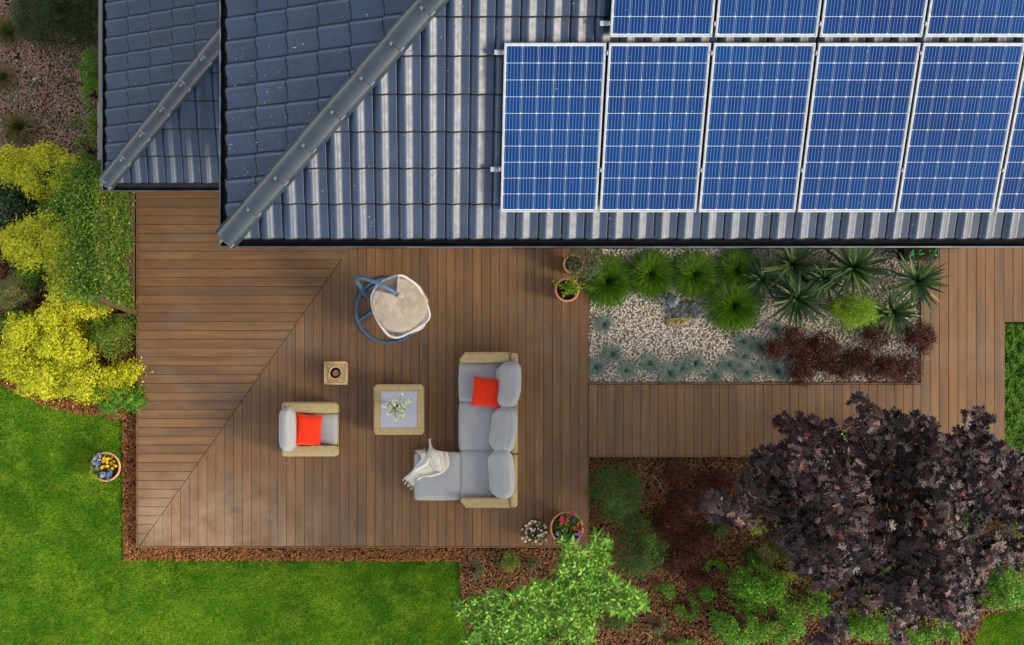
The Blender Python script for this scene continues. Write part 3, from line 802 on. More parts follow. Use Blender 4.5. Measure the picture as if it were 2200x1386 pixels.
for i in range(6):
    lab = f'{ordn[i]} full blue solar panel from the left in the lower row' if i < 5 else 'blue solar panel cut off by the right edge, lower row'
    place_panel(PANEL_X0 + i * PP, row0, lab)
for i in range(5):
    lab = ['first', 'second', 'third', 'fourth'][i] + ' blue solar panel from the left in the upper row, cut by the top edge' if i < 4 else 'upper row solar panel in the top right corner'
    if i == 4: continue
    place_panel(PANEL_X0 + (i + 1) * PP + .004, row1, lab)
# rails, hooks and clamps
rails = []
for q, (b, xa) in enumerate(((row0 + .42, PANEL_X0 - .07), (row0 + PLn - .09, PANEL_X0 - .055), (row1 + .12, PANEL_X0 + PP - .055), (row1 + 1.3, PANEL_X0 + PP - .055))):
    t_ = thing('mounting_rail', ['lower aluminium rail under the lower panel row', 'upper aluminium rail under the lower panel row', 'lower aluminium rail under the upper panel row', 'upper aluminium rail under the upper panel row'][q], 'rail', group='aluminium rails under the panels')
    t_.matrix_world = Matrix.Translation(sl1.at(xa, b, .07)) @ sl1.M
    box('rail', (0, -.02, 0), (6.6, .02, .05), M_ALU, t_, .003)
    box('end_cap', (-.035, -.022, -.004), (-.003, .022, .056), M_ALU, t_, .003)
    box('end_clamp', (.012, -.018, .052), (.05, .018, .085), M_STEEL, t_, .003)
    for i in range(1, 6):
        xx = (PANEL_X0 + i * PP - .0135 + (.004 if q > 1 else 0)) - xa
        if q > 1 and i == 1: continue
        box('mid_clamp', (xx - .008, -.022, .052), (xx + .008, .022, .094), M_STEEL, t_, .002)
        bm = bmesh.new(); bmesh.ops.create_cone(bm, segments=8, radius1=.007, radius2=.007, depth=.012, cap_ends=True, matrix=Matrix.Translation((xx, 0, .1)))
        mobj('bolt', bmd('bolt', bm), M_ALU, t_)
# bits of blossom and dirt on the roof
r = rng(77); n = 260; a = r.uniform(-1.9, 6, n); b = r.uniform(0, 2.4, n)
pos = np.array([sl1.at(p, q, .045) for p, q in zip(a, b)]); k = (pos[:, 0] - C1.x > pos[:, 1] - C1.y); 
pos2 = []
for i in range(170):
    y_ = r.uniform(2.2, 4.3); v_ = r.uniform(0, 1) * (y_ - 2.1); pos2.append(sl2.at(-(y_ - 2.426), v_ / CT, .045))
for i in range(160):
    y_ = r.uniform(3.5, 5.9); v_ = r.uniform(0, 1) * min(1.6, y_ - 3.4); pos2.append(sl4.at(-(y_ - (C2.y + .05)), v_ / CT, .045))
pos = np.concatenate([pos[k], np.array(pos2)]); n = len(pos)
an = r.uniform(0, 6.28, n)
me = scatter('roof_litter', CHIP[0], CHIP[1], pos, np.stack([np.cos(an), np.sin(an), r.normal(0, .2, n)], 1), np.tile([0, -.3, 1.], (n, 1)), r.uniform(.006, .018, n), r.uniform(.005, .01, n))
tag(mobj('roof_litter', me, simple('dry_petals', '#b79d4a', '#c9b98f', 3, .8, .2, island='#8f5a32')), 'tiny dry petals and seed husks scattered on the tiles', 'leaf litter', kind='stuff')
# ---------------------------------------------------------------- furniture
def M3(a, b, c, o): return Matrix(((a[0], b[0], c[0], o[0]), (a[1], b[1], c[1], o[1]), (a[2], b[2], c[2], o[2]), (0, 0, 0, 1)))
def soft_box(name, lo, hi, mat, parent, e=.045, puff=.02, seed=0, n=22, wr=.004, dee=0.0, **kw):
    """upholstered cushion: rounded edges, crowned faces, slight wrinkles and a piped seam"""
    lo, hi = Vector(lo), Vector(hi); c = (lo + hi) / 2; h = (hi - lo) / 2
    bm = bmesh.new(); bmesh.ops.create_cube(bm, size=2.0)
    bmesh.ops.subdivide_edges(bm, edges=bm.edges[:], cuts=n, use_grid_fill=True)
    for v in bm.verts:
        p = Vector((v.co.x * h.x, v.co.y * h.y, v.co.z * h.z))
        q = Vector([max(-h[i] + e, min(h[i] - e, p[i])) for i in range(3)])
        d = p - q
        if d.length > 1e-6: p = q + d.normalized() * e if d.length > e * .999 or sum(abs(x) > 1e-6 for x in d) > 1 else p
        u = [v.co[i] for i in range(3)]
        for i in range(3):
            j, k = (i + 1) % 3, (i + 2) % 3
            bul = puff * (1 if h[i] == min(h) else .4) * (1 - u[j] ** 4) * (1 - u[k] ** 4)
            if abs(u[i]) > .999: p[i] += math.copysign(bul, u[i])
        if dee:
            q_ = max(0, -p.z / h.z); p.y *= 1 - dee * q_ ** 1.6; p.x += dee * .12 * (1 - (p.y / h.y) ** 2)
        w = mnoise.noise(Vector(p) * 7 + Vector((seed, 0, 0))) * wr + mnoise.noise(Vector((p.x * 18, p.y * 4, p.z * 9 + seed))) * wr * .5
        p += p.normalized() * w
        v.co = c + p
    me = bmd(name, bm, True); return mobj(name, me, mat, parent, **kw)
def throw_pillow(name, label, cat, w, h, t, mat, M, seed=0, group=None):
    n = 22; v = []; f = []
    rr = [random.Random(seed).uniform(-1, 1) for _ in range(8)]
    def pt(i, j, s):
        a, b = -1 + 2 * i / n, -1 + 2 * j / n
        x_ = a * (1 - .075 * (1 - b * b) * (1 if abs(a) > .5 else abs(a) * 2)); y_ = b * (1 - .075 * (1 - a * a) * (1 if abs(b) > .5 else abs(b) * 2))
        th = ((1 - a * a) * (1 - b * b)) ** .42
        z = s * t / 2 * th
        z += .012 * mnoise.noise(Vector((a * 2.2 + seed, b * 2.2, s))) * th + .02 * (rr[0] * a * b)
        ce = max(0, abs(a) - .7) * max(0, abs(b) - .7) * 11
        z += .02 * ce * rr[1 + (a > 0) + 2 * (b > 0)]
        return (x_ * w / 2, y_ * h / 2, z)
    for s in (1, -1):
        for j in range(n + 1):
            for i in range(n + 1): v.append(pt(i, j, s))
    m = (n + 1) ** 2
    for j in range(n):
        for i in range(n):
            a = j * (n + 1) + i; q = (a, a + 1, a + n + 2, a + n + 1); f.append(q); f.append(tuple(m + k for k in q[::-1]))
    bm = bmesh.new(); me0 = pyd(name, v, f); bm.from_mesh(me0); bmesh.ops.remove_doubles(bm, verts=bm.verts[:], dist=.0006); bmesh.ops.recalc_face_normals(bm, faces=bm.faces)
    me = bpy.data.meshes.new(name); bm.to_mesh(me); bm.free(); me.polygons.foreach_set('use_smooth', [True] * len(me.polygons))
    o = mobj(name, me, mat); o.matrix_world = M; tag(o, label, cat, group)
    edge_ = [pt(i, 0, 0) for i in range(n + 1)] + [pt(n, j, 0) for j in range(1, n + 1)] + [pt(i, n, 0) for i in range(n - 1, -1, -1)] + [pt(0, j, 0) for j in range(n - 1, 0, -1)]
    tube('piping', edge_, .0045, mat, o, 6, closed=True)
    return o
def braid(name, path, r_, mat, parent, pitch=.03):
    """plaited rope of wicker laid along an edge, as short twisted lobes"""
    pts = [Vector(p) for p in path]; v = []; f = []
    ic = [Vector(q) for q in iv]
    for a, b in zip(pts[:-1], pts[1:]):
        L = (b - a).length; m = max(1, int(L / pitch)); d = (b - a) / L; side = d.cross(Vector((0, 0, 1))); 
        if side.length < .1: side = Vector((1, 0, 0))
        side.normalize(); up = side.cross(d)
        for k in range(m):
            c = a + d * ((k + .5) * L / m)
            for s in (-1, 1):
                ax = (d + side * .55 * s).normalized(); ay = up; az = ax.cross(ay)
                base = len(v); cc = c + side * s * r_ * .25
                for q in ic: v.append(cc + ax * q.x * pitch * 1.25 + az * q.y * r_ * 1.5 + ay * q.z * r_ * 1.7)
                f += [tuple(base + i for i in t) for t in ifc]
    return mobj(name, pyd(name, v, f, True), mat, parent)
def ring_path(x0, y0, x1, y1, z, c=.03):
    return [(x0 + c, y0, z), (x1 - c, y0, z), (x1, y0 + c, z), (x1, y1 - c, z), (x1 - c, y1, z), (x0 + c, y1, z), (x0, y1 - c, z), (x0, y0 + c, z), (x0 + c, y0, z)]
def local(o, px, py, z): p = P(px, py, z); return (p.x - o.location.x, p.y - o.location.y, z)

# coffee table
T = P(858, 881, .0); ZT = .42
c0 = P(857, 880, ZT); tbl = thing('coffee_table', 'square wicker coffee table with a grey glass top and white flowers on it', 'table', (c0.x, c0.y, 0))
hw = .5 * 105 * (CAM_H - ZT) / F_PX; fw = .09
for lo, hi in (((-hw, hw - fw), (hw, hw)), ((-hw, -hw), (hw, -hw + fw))):
    box('frame_rail', (lo[0], lo[1], .3), (hi[0], hi[1], ZT), M_WICK, tbl, .018, 3)
for lo, hi in (((-hw, -hw + fw + .001), (-hw + fw, hw - fw - .001)), ((hw - fw, -hw + fw + .001), (hw, hw - fw - .001))):
    box('frame_rail', (lo[0], lo[1], .3), (hi[0], hi[1], ZT), M_WICK, tbl, .012, 3)
for sx in (-1, 1):
    for sy in (-1, 1): box('leg', (sx * (hw - .04) - .03, sy * (hw - .04) - .03, 0), (sx * (hw - .04) + .03, sy * (hw - .04) + .03, .3), M_WICK, tbl, .008, 2)
box('skirt', (-hw + .02, -hw + .02, .06), (hw - .02, hw - .02, .299), M_WICK, tbl, .01, 2)
box('glass_top', (-hw + fw - .004, -hw + fw - .004, ZT - .02), (hw - fw + .004, hw - fw + .004, ZT - .003), M_GLASSY, tbl, .003, 1)
braid('braid', ring_path(-hw, -hw, hw, hw, ZT - .012), .012, M_WICKD, tbl)
braid('braid', ring_path(-hw + fw, -hw + fw, hw - fw, hw - fw, ZT - .003, .001), .006, M_WICKD, tbl, .022)

# vase of white flowers
vp = P(852, 876, ZT); vase = thing('flower_vase', 'small vase with white flowering stems on the coffee table', 'vase', (vp.x, vp.y, ZT - .002))
lathe('vase_body', [(0, 0), (.04, .001), (.052, .05), (.045, .1), (.028, .14), (.032, .16), (.027, .16), (.022, .13)], simple('vase_navy', '#1d2348', None, 4, .25, .5), vase, 20)
fl_p, fl_d, fl_n = [], [], []; lf_p, lf_d, lf_n = [], [], []
r = rng(41)
tips = [(862, 845), (824, 871), (835, 868), (880, 860), (874, 866), (849, 902), (862, 898), (866, 892), (836, 889), (845, 862), (858, 880), (872, 880)]
for q, (tx, ty) in enumerate(tips):
    zt = ZT + .36 - .05 * (q % 3); tp = P(tx, ty, zt) - Vector((vp.x, vp.y, ZT - .002)); s = Vector((0, 0, .12))
    pts = [s.lerp(tp, t) + Vector((0, 0, .07 * math.sin(PI * t))) for t in np.linspace(0, 1, 7)]
    tube('stem', pts, .003, L_DKG, vase, 5)
    for t in np.linspace(.32, 1, 15):
        c = s.lerp(tp, t) + Vector((0, 0, .07 * math.sin(PI * t)))
        for _ in range(4):
            d = Vector(r.normal(0, 1, 3)); d.z = abs(d.z) + .2; d.normalize()
            fl_p.append(c + d * .004); fl_d.append(d); fl_n.append(Vector(r.normal(0, .6, 3)) + Vector((0, 0, .6)))
        if r.random() < .8:
            d = Vector(r.normal(0, 1, 3)).normalized(); lf_p.append(c); lf_d.append(d); lf_n.append(Vector((0, 0, 1)) + Vector(r.normal(0, .4, 3)))
M_PETAL = simple('white_petal', '#eceadf', '#f0f0e8', 5, .6, .3, island='#ccd4a2', var=.1)
mobj('blossom', scatter('blossom', LEAF[0], LEAF[1], np.array(fl_p), np.array(fl_d), np.array(fl_n), r.uniform(.028, .046, len(fl_p))), M_PETAL, vase, kind='stuff')
mobj('leaves', scatter('leaves', LEAF[0], LEAF[1], np.array(lf_p), np.array(lf_d), np.array(lf_n), r.uniform(.03, .05, len(lf_p)), .024), L_BRT, vase, kind='stuff')

# armchair (back to the left)
ZA = .62
c0 = P(664, 922, ZA); ac = thing('armchair', 'wicker armchair with grey cushions left of the coffee table', 'armchair', (c0.x, c0.y, 0))
s_ = (CAM_H - ZA) / F_PX; hx, hy = 59.5 * s_, 57.5 * s_; aw = .155
def arm(par, lo, hi, z0, z1, nm='arm'): return box(nm, (lo[0], lo[1], z0), (hi[0], hi[1], z1), M_WICK, par, .04, 4, smooth=True)
arm(ac, (-hx, hy - aw), (hx, hy), .05, ZA); arm(ac, (-hx, -hy), (hx, -hy + aw), .05, ZA)
box('back', (-hx, -hy + aw + .002, .05), (-hx + .13, hy - aw - .002, .7), M_WICK, ac, .04, 4, smooth=True)
box('seat_base', (-hx + .132, -hy + aw + .002, .06), (hx - .012, hy - aw - .002, .3), M_WICK, ac, .02, 3)
for sx in (-1, 1):
    for sy in (-1, 1): box('foot', (sx * (hx - .06) - .025, sy * (hy - .06) - .025, 0), (sx * (hx - .06) + .025, sy * (hy - .06) + .025, .05), M_DARK, ac, .006)
soft_box('seat_cushion', (-hx + .14, -hy + aw + .006, .305), (hx - .015, hy - aw - .006, .44), M_CUSH, ac, .04, .02, 1)
bc = soft_box('back_cushion', (-.075, -.31, -.24), (.075, .31, .24), M_CUSH, ac, .07, .045, 2)
bc.location = (-hx + .115, .0, .66); bc.rotation_euler = (0, R(-7), 0)
braid('braid', [(-hx + .03, hy - .004, ZA - .035), (hx - .03, hy - .004, ZA - .035), (hx - .004, hy - .03, ZA - .035), (hx - .004, hy - aw + .03, ZA - .035)], .013, M_WICKD, ac)
braid('braid', [(-hx + .03, -hy + .004, ZA - .035), (hx - .03, -hy + .004, ZA - .035), (hx - .004, -hy + .03, ZA - .035), (hx - .004, -hy + aw - .03, ZA - .035)], .013, M_WICKD, ac)
braid('braid', [(hx - .006, -hy + aw, .3), (hx - .006, hy - aw, .3)], .012, M_WICKD, ac)
pp = P(663, 924, .62)
throw_pillow('throw_pillow', 'bright red pillow on the seat of the armchair', 'pillow', .41, .47, .15, M_RED,
             Matrix.Translation(pp) @ Matrix.Rotation(R(-4), 4, 'Z') @ Matrix.Rotation(R(24), 4, 'Y'), 3, 'red throw pillows')

# sofa sections (backs to the right)
ZS = .66
def section(label, x0, y0, x1, y1, arm_top, arm_bot, seats, backs, seed, cut=True):
    a = P(x0, y1, ZS); b = P(x1, y0, ZS); so = thing('sofa_section', label, 'sofa', ((a.x + b.x) / 2, (a.y + b.y) / 2, 0), group='grey cushioned wicker sofa sections')
    w, h = (b.x - a.x) / 2, (b.y - a.y) / 2; bw = .10
    ylo = -h + (.14 if arm_bot else 0); yhi = h - (.14 if arm_top else 0)
    box('back_frame', (w - bw, -h, .05), (w, h, ZS), M_WICK, so, .03, 3, smooth=True)
    for flag, ya, yb, s in ((arm_top, yhi, h, 1), (arm_bot, -h, ylo, -1)):
        if not flag: continue
        # arm tapers in plan at its front end
        ce = .05
        poly = [(-w + ce * .2, ya), (w - bw - .002, ya), (w - bw - .002, yb), (-w + ce * 1.4, yb), (-w, yb - ce * 1.6 * 1)] if s > 0 else [(-w + ce * 1.4, ya), (w - bw - .002, ya), (w - bw - .002, yb), (-w + ce * .2, yb), (-w, ya + ce * 1.6)]
        prism('arm', poly, .05, ZS - .03, M_WICK, so, chamfer=.022)
        braid('braid', [(q[0], q[1], ZS - .045) for q in (poly[2:4] if s > 0 else poly[1::-1])], .012, M_WICKD, so)
    box('seat_base', (-w, ylo + .002, .06), (w - bw - .004, yhi - .002, .29), M_WICK, so, .02, 3)
    braid('braid', [(w - .004, -h + .02, ZS - .03), (w - .004, h - .02, ZS - .03)], .013, M_WICKD, so)
    for sx in (-1, 1):
        for sy in (-1, 1): box('foot', (sx * (w - .06) - .025, sy * (h - .06) - .025, 0), (sx * (w - .06) + .025, sy * (h - .06) + .025, .05), M_DARK, so, .006)
    for i, (q0, q1) in enumerate(seats):
        ya = P(0, q1, .45).y - so.location.y; yb = P(0, q0, .45).y - so.location.y
        soft_box('seat_cushion', (-w - .005, ya + .004, .295), (w - bw - .02, yb - .004, .445), M_CUSH, so, .04, .022, seed + i)
    for (bx, by, bw_, bl, rz, tilt, zz) in backs:
        p = P(bx, by, zz)
        k = soft_box('back_cushion', (-bw_ / 2, -bl / 2, -.23), (bw_ / 2, bl / 2, .23), M_CUSH, so, .075, .035, seed + int(by), wr=.009, dee=.34)
        k.location = (p.x - so.location.x, p.y - so.location.y, zz); k.rotation_euler = (0, R(tilt), R(rz))
    return so
secA = section('long two seat wicker sofa section with the top arm and a red pillow', 988, 758, 1112, 974, True, False, [(778, 863), (863, 968)],
               [(1087, 826, .17, .65, -5, 36, .62), (1078, 923, .17, .66, -7, 40, .62)], 10)
secB = section('single corner sofa section with an arm at its lower end', 990, 975.5, 1111, 1090, False, True, [(967, 1071)], [(1073, 1018, .17, .70, 3, 36, .62)], 20)
ot0 = P(891, 1074, .45); ot1 = P(990, 972, .45)
ott = thing('ottoman', 'square wicker ottoman with a flat grey cushion and a throw on it', 'ottoman', ((ot0.x + ot1.x) / 2, (ot0.y + ot1.y) / 2, 0))
w, h = (ot1.x - ot0.x) / 2, (ot1.y - ot0.y) / 2
box('base', (-w - .004, -h - .006, .05), (w - .01, h - .01, .3), M_WICK, ott, .025, 3)
soft_box('seat_cushion', (-w + .004, -h + .002, .303), (w - .002, h, .445), M_CUSH, ott, .045, .02, 31)
braid('braid', ring_path(-w - .004, -h - .006, w - .01, h - .01, .29), .012, M_WICKD, ott)
for sx in (-1, 1):
    for sy in (-1, 1): box('foot', (sx * (w - .06) - .025, sy * (h - .06) - .025, 0), (sx * (w - .06) + .025, sy * (h - .06) + .025, .05), M_DARK, ott, .006)
pp = P(1046, 843, .60)
throw_pillow('throw_pillow', 'bright red pillow on the long sofa section', 'pillow', .44, .44, .15, M_RED,
             Matrix.Translation(pp) @ Matrix.Rotation(R(-5), 4, 'Z') @ Matrix.Rotation(R(10), 4, 'Y'), 8, 'red throw pillows')

# cream throw lying over the ottoman corner
def bez(pts, t):
    n = len(pts) - 1; u = t * n; i = min(int(u), n - 1); f = u - i
    a, b = Vector(pts[i]), Vector(pts[i + 1]); m0 = (Vector(pts[min(i + 1, n)]) - Vector(pts[max(i - 1, 0)])) * .5; m1 = (Vector(pts[min(i + 2, n)]) - Vector(pts[i])) * .5
    return a * (2 * f ** 3 - 3 * f ** 2 + 1) + m0 * (f ** 3 - 2 * f ** 2 + f) + b * (-2 * f ** 3 + 3 * f ** 2) + m1 * (f ** 3 - f ** 2)
def cloth(name, c1, c2, nu, nv, folds, amp, zb, mat, parent, seed, drop=0.0):
    """strip of cloth between two rails (photo-plan curves c1, c2), gathered into folds that run along it"""
    v = []; f = []
    for i in range(nu + 1):
        t = i / nu; A = bez(c1, t); B = bez(c2, t)
        for j in range(nv + 1):
            s = j / nv
            q = A.lerp(B, s)
            wv = mnoise.noise(Vector((s * folds, t * .9 + seed, 0))) ; wv = (1 - abs(wv) * 2.4)
            w2 = math.sin(s * folds * 2.4 + 2.2 * mnoise.noise(Vector((t * 1.6, s * 1.2, seed)))) * .5
            edge_ = min(1, min(s, 1 - s) * 7)
            z = q.z + amp * (wv * .8 + w2) * (.35 + .65 * edge_) + .008 * mnoise.noise(Vector((s * 9, t * 9, seed)))
            q2 = P(q.x + 1.4 * math.sin(t * 9 + s * 5 + seed) * (1 - edge_), q.y + 1.2 * math.sin(t * 11 + seed) * (1 - edge_), z)
            v.append(tuple(q2))
    for i in range(nu):
        for j in range(nv):
            a = i * (nv + 1) + j; f.append((a, a + 1, a + nv + 2, a + nv + 1))
    me = pyd(name, v, f, True); o = mobj(name, me, mat, parent)
    sd = o.modifiers.new('thickness', 'SOLIDIFY'); sd.thickness = .006; sd.offset = 0
    return o, v
z0 = .475
thr, vv = cloth('throw_blanket', [(918, 966, z0 - .03), (909, 982, z0 + .03), (899, 996, z0 + .03), (888, 1006, z0 + .01), (880, 1017, z0 - .07), (869, 1028, z0 - .2)],
                [(962, 971, z0 - .01), (964, 996, z0 + .02), (956, 1014, z0 + .015), (931, 1023, z0 + .02), (905, 1027, z0 + .01), (890, 1046, z0 - .2)], 54, 44, 3.3, .036, z0, M_THROW, None, 1.3)
tag(thr, 'crumpled cream throw blanket hanging over the corner of the ottoman', 'blanket')
cloth('fold', [(921, 944, z0 - .15), (921, 956, z0 - .08), (918, 972, z0 + .02), (921, 988, z0 + .055), (930, 1004, z0 + .06), (945, 1014, z0 + .05)],
      [(925, 944, z0 - .15), (930, 962, z0 - .06), (944, 970, z0 + .03), (955, 985, z0 + .06), (958, 1003, z0 + .06), (952, 1013, z0 + .05)], 40, 26, 2.6, .034, z0, M_THROW, thr, 5.1)
cloth('fold', [(893, 968, z0 - .1), (900, 975, z0 - .01), (908, 987, z0 + .02)], [(914, 966, z0 - .1), (918, 974, z0), (920, 986, z0 + .03)], 16, 16, 2.5, .02, z0, M_THROW, thr, 9.1)
bm = bmesh.new(); rr = random.Random(5)
def tassel(a, b):
    m = a.lerp(b, .5) + Vector((rr.uniform(-.01, .01), rr.uniform(-.01, .01), 0)); tube_bm(bm, [a, m, b], [.007, .009, .006], 5)
A0, B0 = Vector(vv[54 * 45]), Vector(vv[54 * 45 + 44])
for i in range(13):
    a = Vector(vv[54 * 45 + int(i * 44 / 12)]); tassel(a, a + Vector((-.035 + rr.uniform(-.02, .03), -.045 + rr.uniform(-.015, .01), -.05)))
for x_, y_, u_, w_ in ((922, 946, 924, 941), (924, 946, 926, 942), (896, 970, 891, 968), (903, 967, 900, 965), (911, 966, 912, 962)):
    a, b = P(x_, y_, z0 - .12), P(u_, w_, z0 - .14); tassel(a, b)
mobj('fringe', bmd('fringe', bm, True), simple('fringe_cream', '#c9c2ac', '#b7ae96', 30, .9, .1), thr, kind='stuff')

# bamboo lantern
ZL = .36; c0 = P(720.5, 801, ZL); la = thing('lantern', 'square bamboo lantern with a pink candle standing on the boards', 'lantern', (c0.x, c0.y, 0))
hl = 23 * (CAM_H - ZL) / F_PX
def rod(nm, a, b, rr_=.006): return tube(nm, [a, b], rr_, M_BAMB, la, 6)
for sx in (-1, 1):
    for sy in (-1, 1): rod('post', (sx * hl, sy * hl, 0), (sx * hl, sy * hl, ZL + .004), .008)
for z in (.012, ZL):
    for s in (-1, 1): rod('edge_rod', (-hl, s * hl, z), (hl, s * hl, z), .008); rod('edge_rod', (s * hl, -hl, z), (s * hl, hl, z), .008)
for s in (-1, 1):
    for k in np.linspace(.045, ZL - .04, 6): rod('side_rod', (-hl, s * (hl - .002), k), (hl, s * (hl - .002), k), .004); rod('side_rod', (s * (hl - .002), -hl, k), (s * (hl - .002), hl, k), .004)
for k, q in enumerate((.84, .70, .57)):
    a = hl * q
    for s in (-1, 1): rod('top_rod', (-a, s * a, ZL - .002), (a, s * a, ZL - .002), .0042); rod('top_rod', (s * a, -a, ZL - .002), (s * a, a, ZL - .002), .0042)
for an in range(8):
    c, s = math.cos(an * PI / 4), math.sin(an * PI / 4); k = 1 / max(abs(c), abs(s)); rod('spoke', (c * .095, s * .095, ZL + .003), (c * hl * k, s * hl * k, ZL + .003), .0045)
tube('ring', [(.092 * math.cos(a), .092 * math.sin(a), ZL + .008) for a in np.linspace(0, 2 * PI, 33)[:-1]], .009, M_BAMB, la, 8, closed=True)
tube('handle', [(.105 * math.cos(a), -.02 - .125 * math.sin(a), ZL + .02 + .012 * math.sin(a)) for a in np.linspace(0, PI, 20)], .0055, M_BAMB, la, 8)
lathe('glass_cylinder', [(.083, .02), (.083, ZL - .06), (.08, ZL - .06), (.08, .03), (0, .025)], simple('smoky_glass', '#55504b', '#625c55', 3, .08, .5), la, 28)
lathe('candle', [(0, .255), (.03, .255), (.05, .258), (.054, .25), (.054, .03), (0, .03)], M_WAX, la, 24)
tube('wick', [(0, 0, .255), (.002, .001, .27)], .0015, M_DARK, la, 5)
box('bottom_board', (-hl + .01, -hl + .01, .014), (hl - .01, hl - .01, .02), M_BAMB, la)

# ---------------------------------------------------------------- hanging egg chair
ec0 = P(835, 667, 0); eg = thing('hanging_chair', 'round hanging egg chair with white wicker basket on a blue steel stand', 'hanging chair', (ec0.x, ec0.y, 0))
Lc = lambda px, py, z: Vector(local(eg, px, py, z))
rad = 69.5 * S0
stand = tube('base_ring', [(rad * math.cos(a), rad * math.sin(a), .03) for a in np.linspace(0, 2 * PI, 73)[:-1]], .026, M_BLUE, eg, 10, closed=True)
tube('base_bar', [Lc(770, 690, .032), Lc(890, 612, .032)], .024, M_BLUE, eg, 10)
tube('base_bar', [Lc(786, 627, .034), Lc(815, 608, .034)], .022, M_BLUE, eg, 10)
pole_pts = [(787, 634, .03), (785, 632, .25), (781, 627, .55), (776, 619, .95), (770, 610, 1.35), (766, 603, 1.65), (767, 598, 1.82), (773, 596.5, 1.93), (783, 598, 2.0), (796, 602, 2.03), (812, 608.5, 2.04), (828, 617, 2.02), (842, 625, 1.97), (855, 633, 1.90)]
tube('pole', [Lc(*q) for q in pole_pts], [.03, .03, .029, .028, .028, .028, .028, .028, .028, .028, .028, .027, .026, .025], M_BLUE, eg, 12)
tube('socket', [Lc(779, 629, .04), Lc(796, 640, .05)], .034, M_BLUE, eg, 10)
tube('brace', [Lc(788, 634, .06), Lc(800, 645, .3)], .008, M_STEEL, eg, 6)
tube('hook', [Lc(855, 633, 1.90), Lc(853, 636, 1.85), Lc(850, 636, 1.82), Lc(850, 634, 1.80)], .01, M_STEEL, eg, 8)
rim = [(799, 636, 1.02), (798.5, 648, .98), (801, 664, .92), (807, 680, .86), (815, 695, .80), (824, 708, .75), (832, 718, .72), (842, 723.5, .70), (854, 725, .69), (866, 721.5, .69), (880, 714, .70), (894, 705.5, .71), (908, 697, .74), (918, 689, .77), (922.5, 680, .80), (921, 668, .85),
       (917, 655, .92), (911, 640, 1.0), (903, 624, 1.08), (892, 610, 1.15), (878, 600, 1.2), (866, 593, 1.24), (855, 592, 1.26), (843, 595, 1.26), (832, 600, 1.24), (822, 605, 1.2), (812, 613, 1.15), (804, 624, 1.08)]
RW = [Lc(*q) for q in rim]
def smooth_closed(pts, m=4):
    out = []; n = len(pts)
    for i in range(n):
        p0, p1, p2, p3 = pts[i - 1], pts[i], pts[(i + 1) % n], pts[(i + 2) % n]
        for k in range(m):
            t = k / m; out.append(.5 * ((2 * p1) + (p2 - p0) * t + (2 * p0 - 5 * p1 + 4 * p2 - p3) * t * t + (3 * p1 - p0 - 3 * p2 + p3) * t ** 3))
    return out
RS = smooth_closed(RW, 3); nR = len(RS)
tube('basket_rim', RS, .019, M_WHITE, eg, 8, closed=True)
bot = sum(RW, Vector()) / len(RW) + Vector((0, -.02, 0)); bot.z = .32
bm = bmesh.new()
def bowl(p, s):   # s: 0 rim, 1 bottom
    k = math.cos(s * PI / 2) ** .75 if s < 1 else 0
    q = bot.lerp(p, k); q.z = bot.z + (p.z - bot.z) * (1 - math.sin(s * PI / 2)) ** .8 if s < 1 else bot.z
    return q
for k in range(0, nR, 2): tube_bm(bm, [bowl(RS[k], s) for s in np.linspace(0, 1, 9)], .0065, 5)
for s in np.linspace(.1, .92, 9): tube_bm(bm, [bowl(p, s) for p in RS], .006, 5, closed=True)
for k in range(0, nR, 3):
    tube_bm(bm, [bowl(RS[(k + j) % nR], s) for j, s in enumerate(np.linspace(0, .95, 8))], .0045, 4)
    tube_bm(bm, [bowl(RS[(k - j) % nR], s) for j, s in enumerate(np.linspace(0, .95, 8))], .0045, 4)
mobj('basket_weave', bmd('basket_weave', bm, True), M_WHITE, eg, kind='stuff')
# hood panel of knotted cord from the back of the rim up to the hook
apex = Lc(853, 636, 1.72); bm = bmesh.new(); hood = [RW[i] for i in (27, 26, 25, 24, 23, 22)]
hs = []
for i in range(41):
    u = i / 40 * 5; a = int(min(u, 4.999)); hs.append(hood[a].lerp(hood[a + 1], u - a))
ap = lambda s, i: apex.lerp(hs[i], s) + Vector((0, 0, .06 * math.sin(PI * s)))
rr = random.Random(3)
for i in range(0, 41, 2): tube_bm(bm, [ap(s, i) for s in np.linspace(.06, 1, 9)], .005, 4)
for s in np.linspace(.14, .97, 15): tube_bm(bm, [ap(s + rr.uniform(-.02, .02), i) for i in range(0, 41, 3)] + [ap(s, 40)], .005, 4)
for _ in range(70):
    i0 = rr.randrange(0, 36); s0 = rr.uniform(.15, .9); tube_bm(bm, [ap(s0, i0), ap(min(1, s0 + .05), i0 + 2), ap(s0 + .01, i0 + 4)], .005, 4)
mobj('knotted_hood', bmd('knotted_hood', bm, True), simple('grey_cord', '#8f8a86', '#a8a39e', 30, .8, .2), eg, kind='stuff')
for i in (0, 40): tube('hood_edge', [ap(s, i) for s in np.linspace(.02, 1, 10)], .009, M_WHITE, eg, 6)
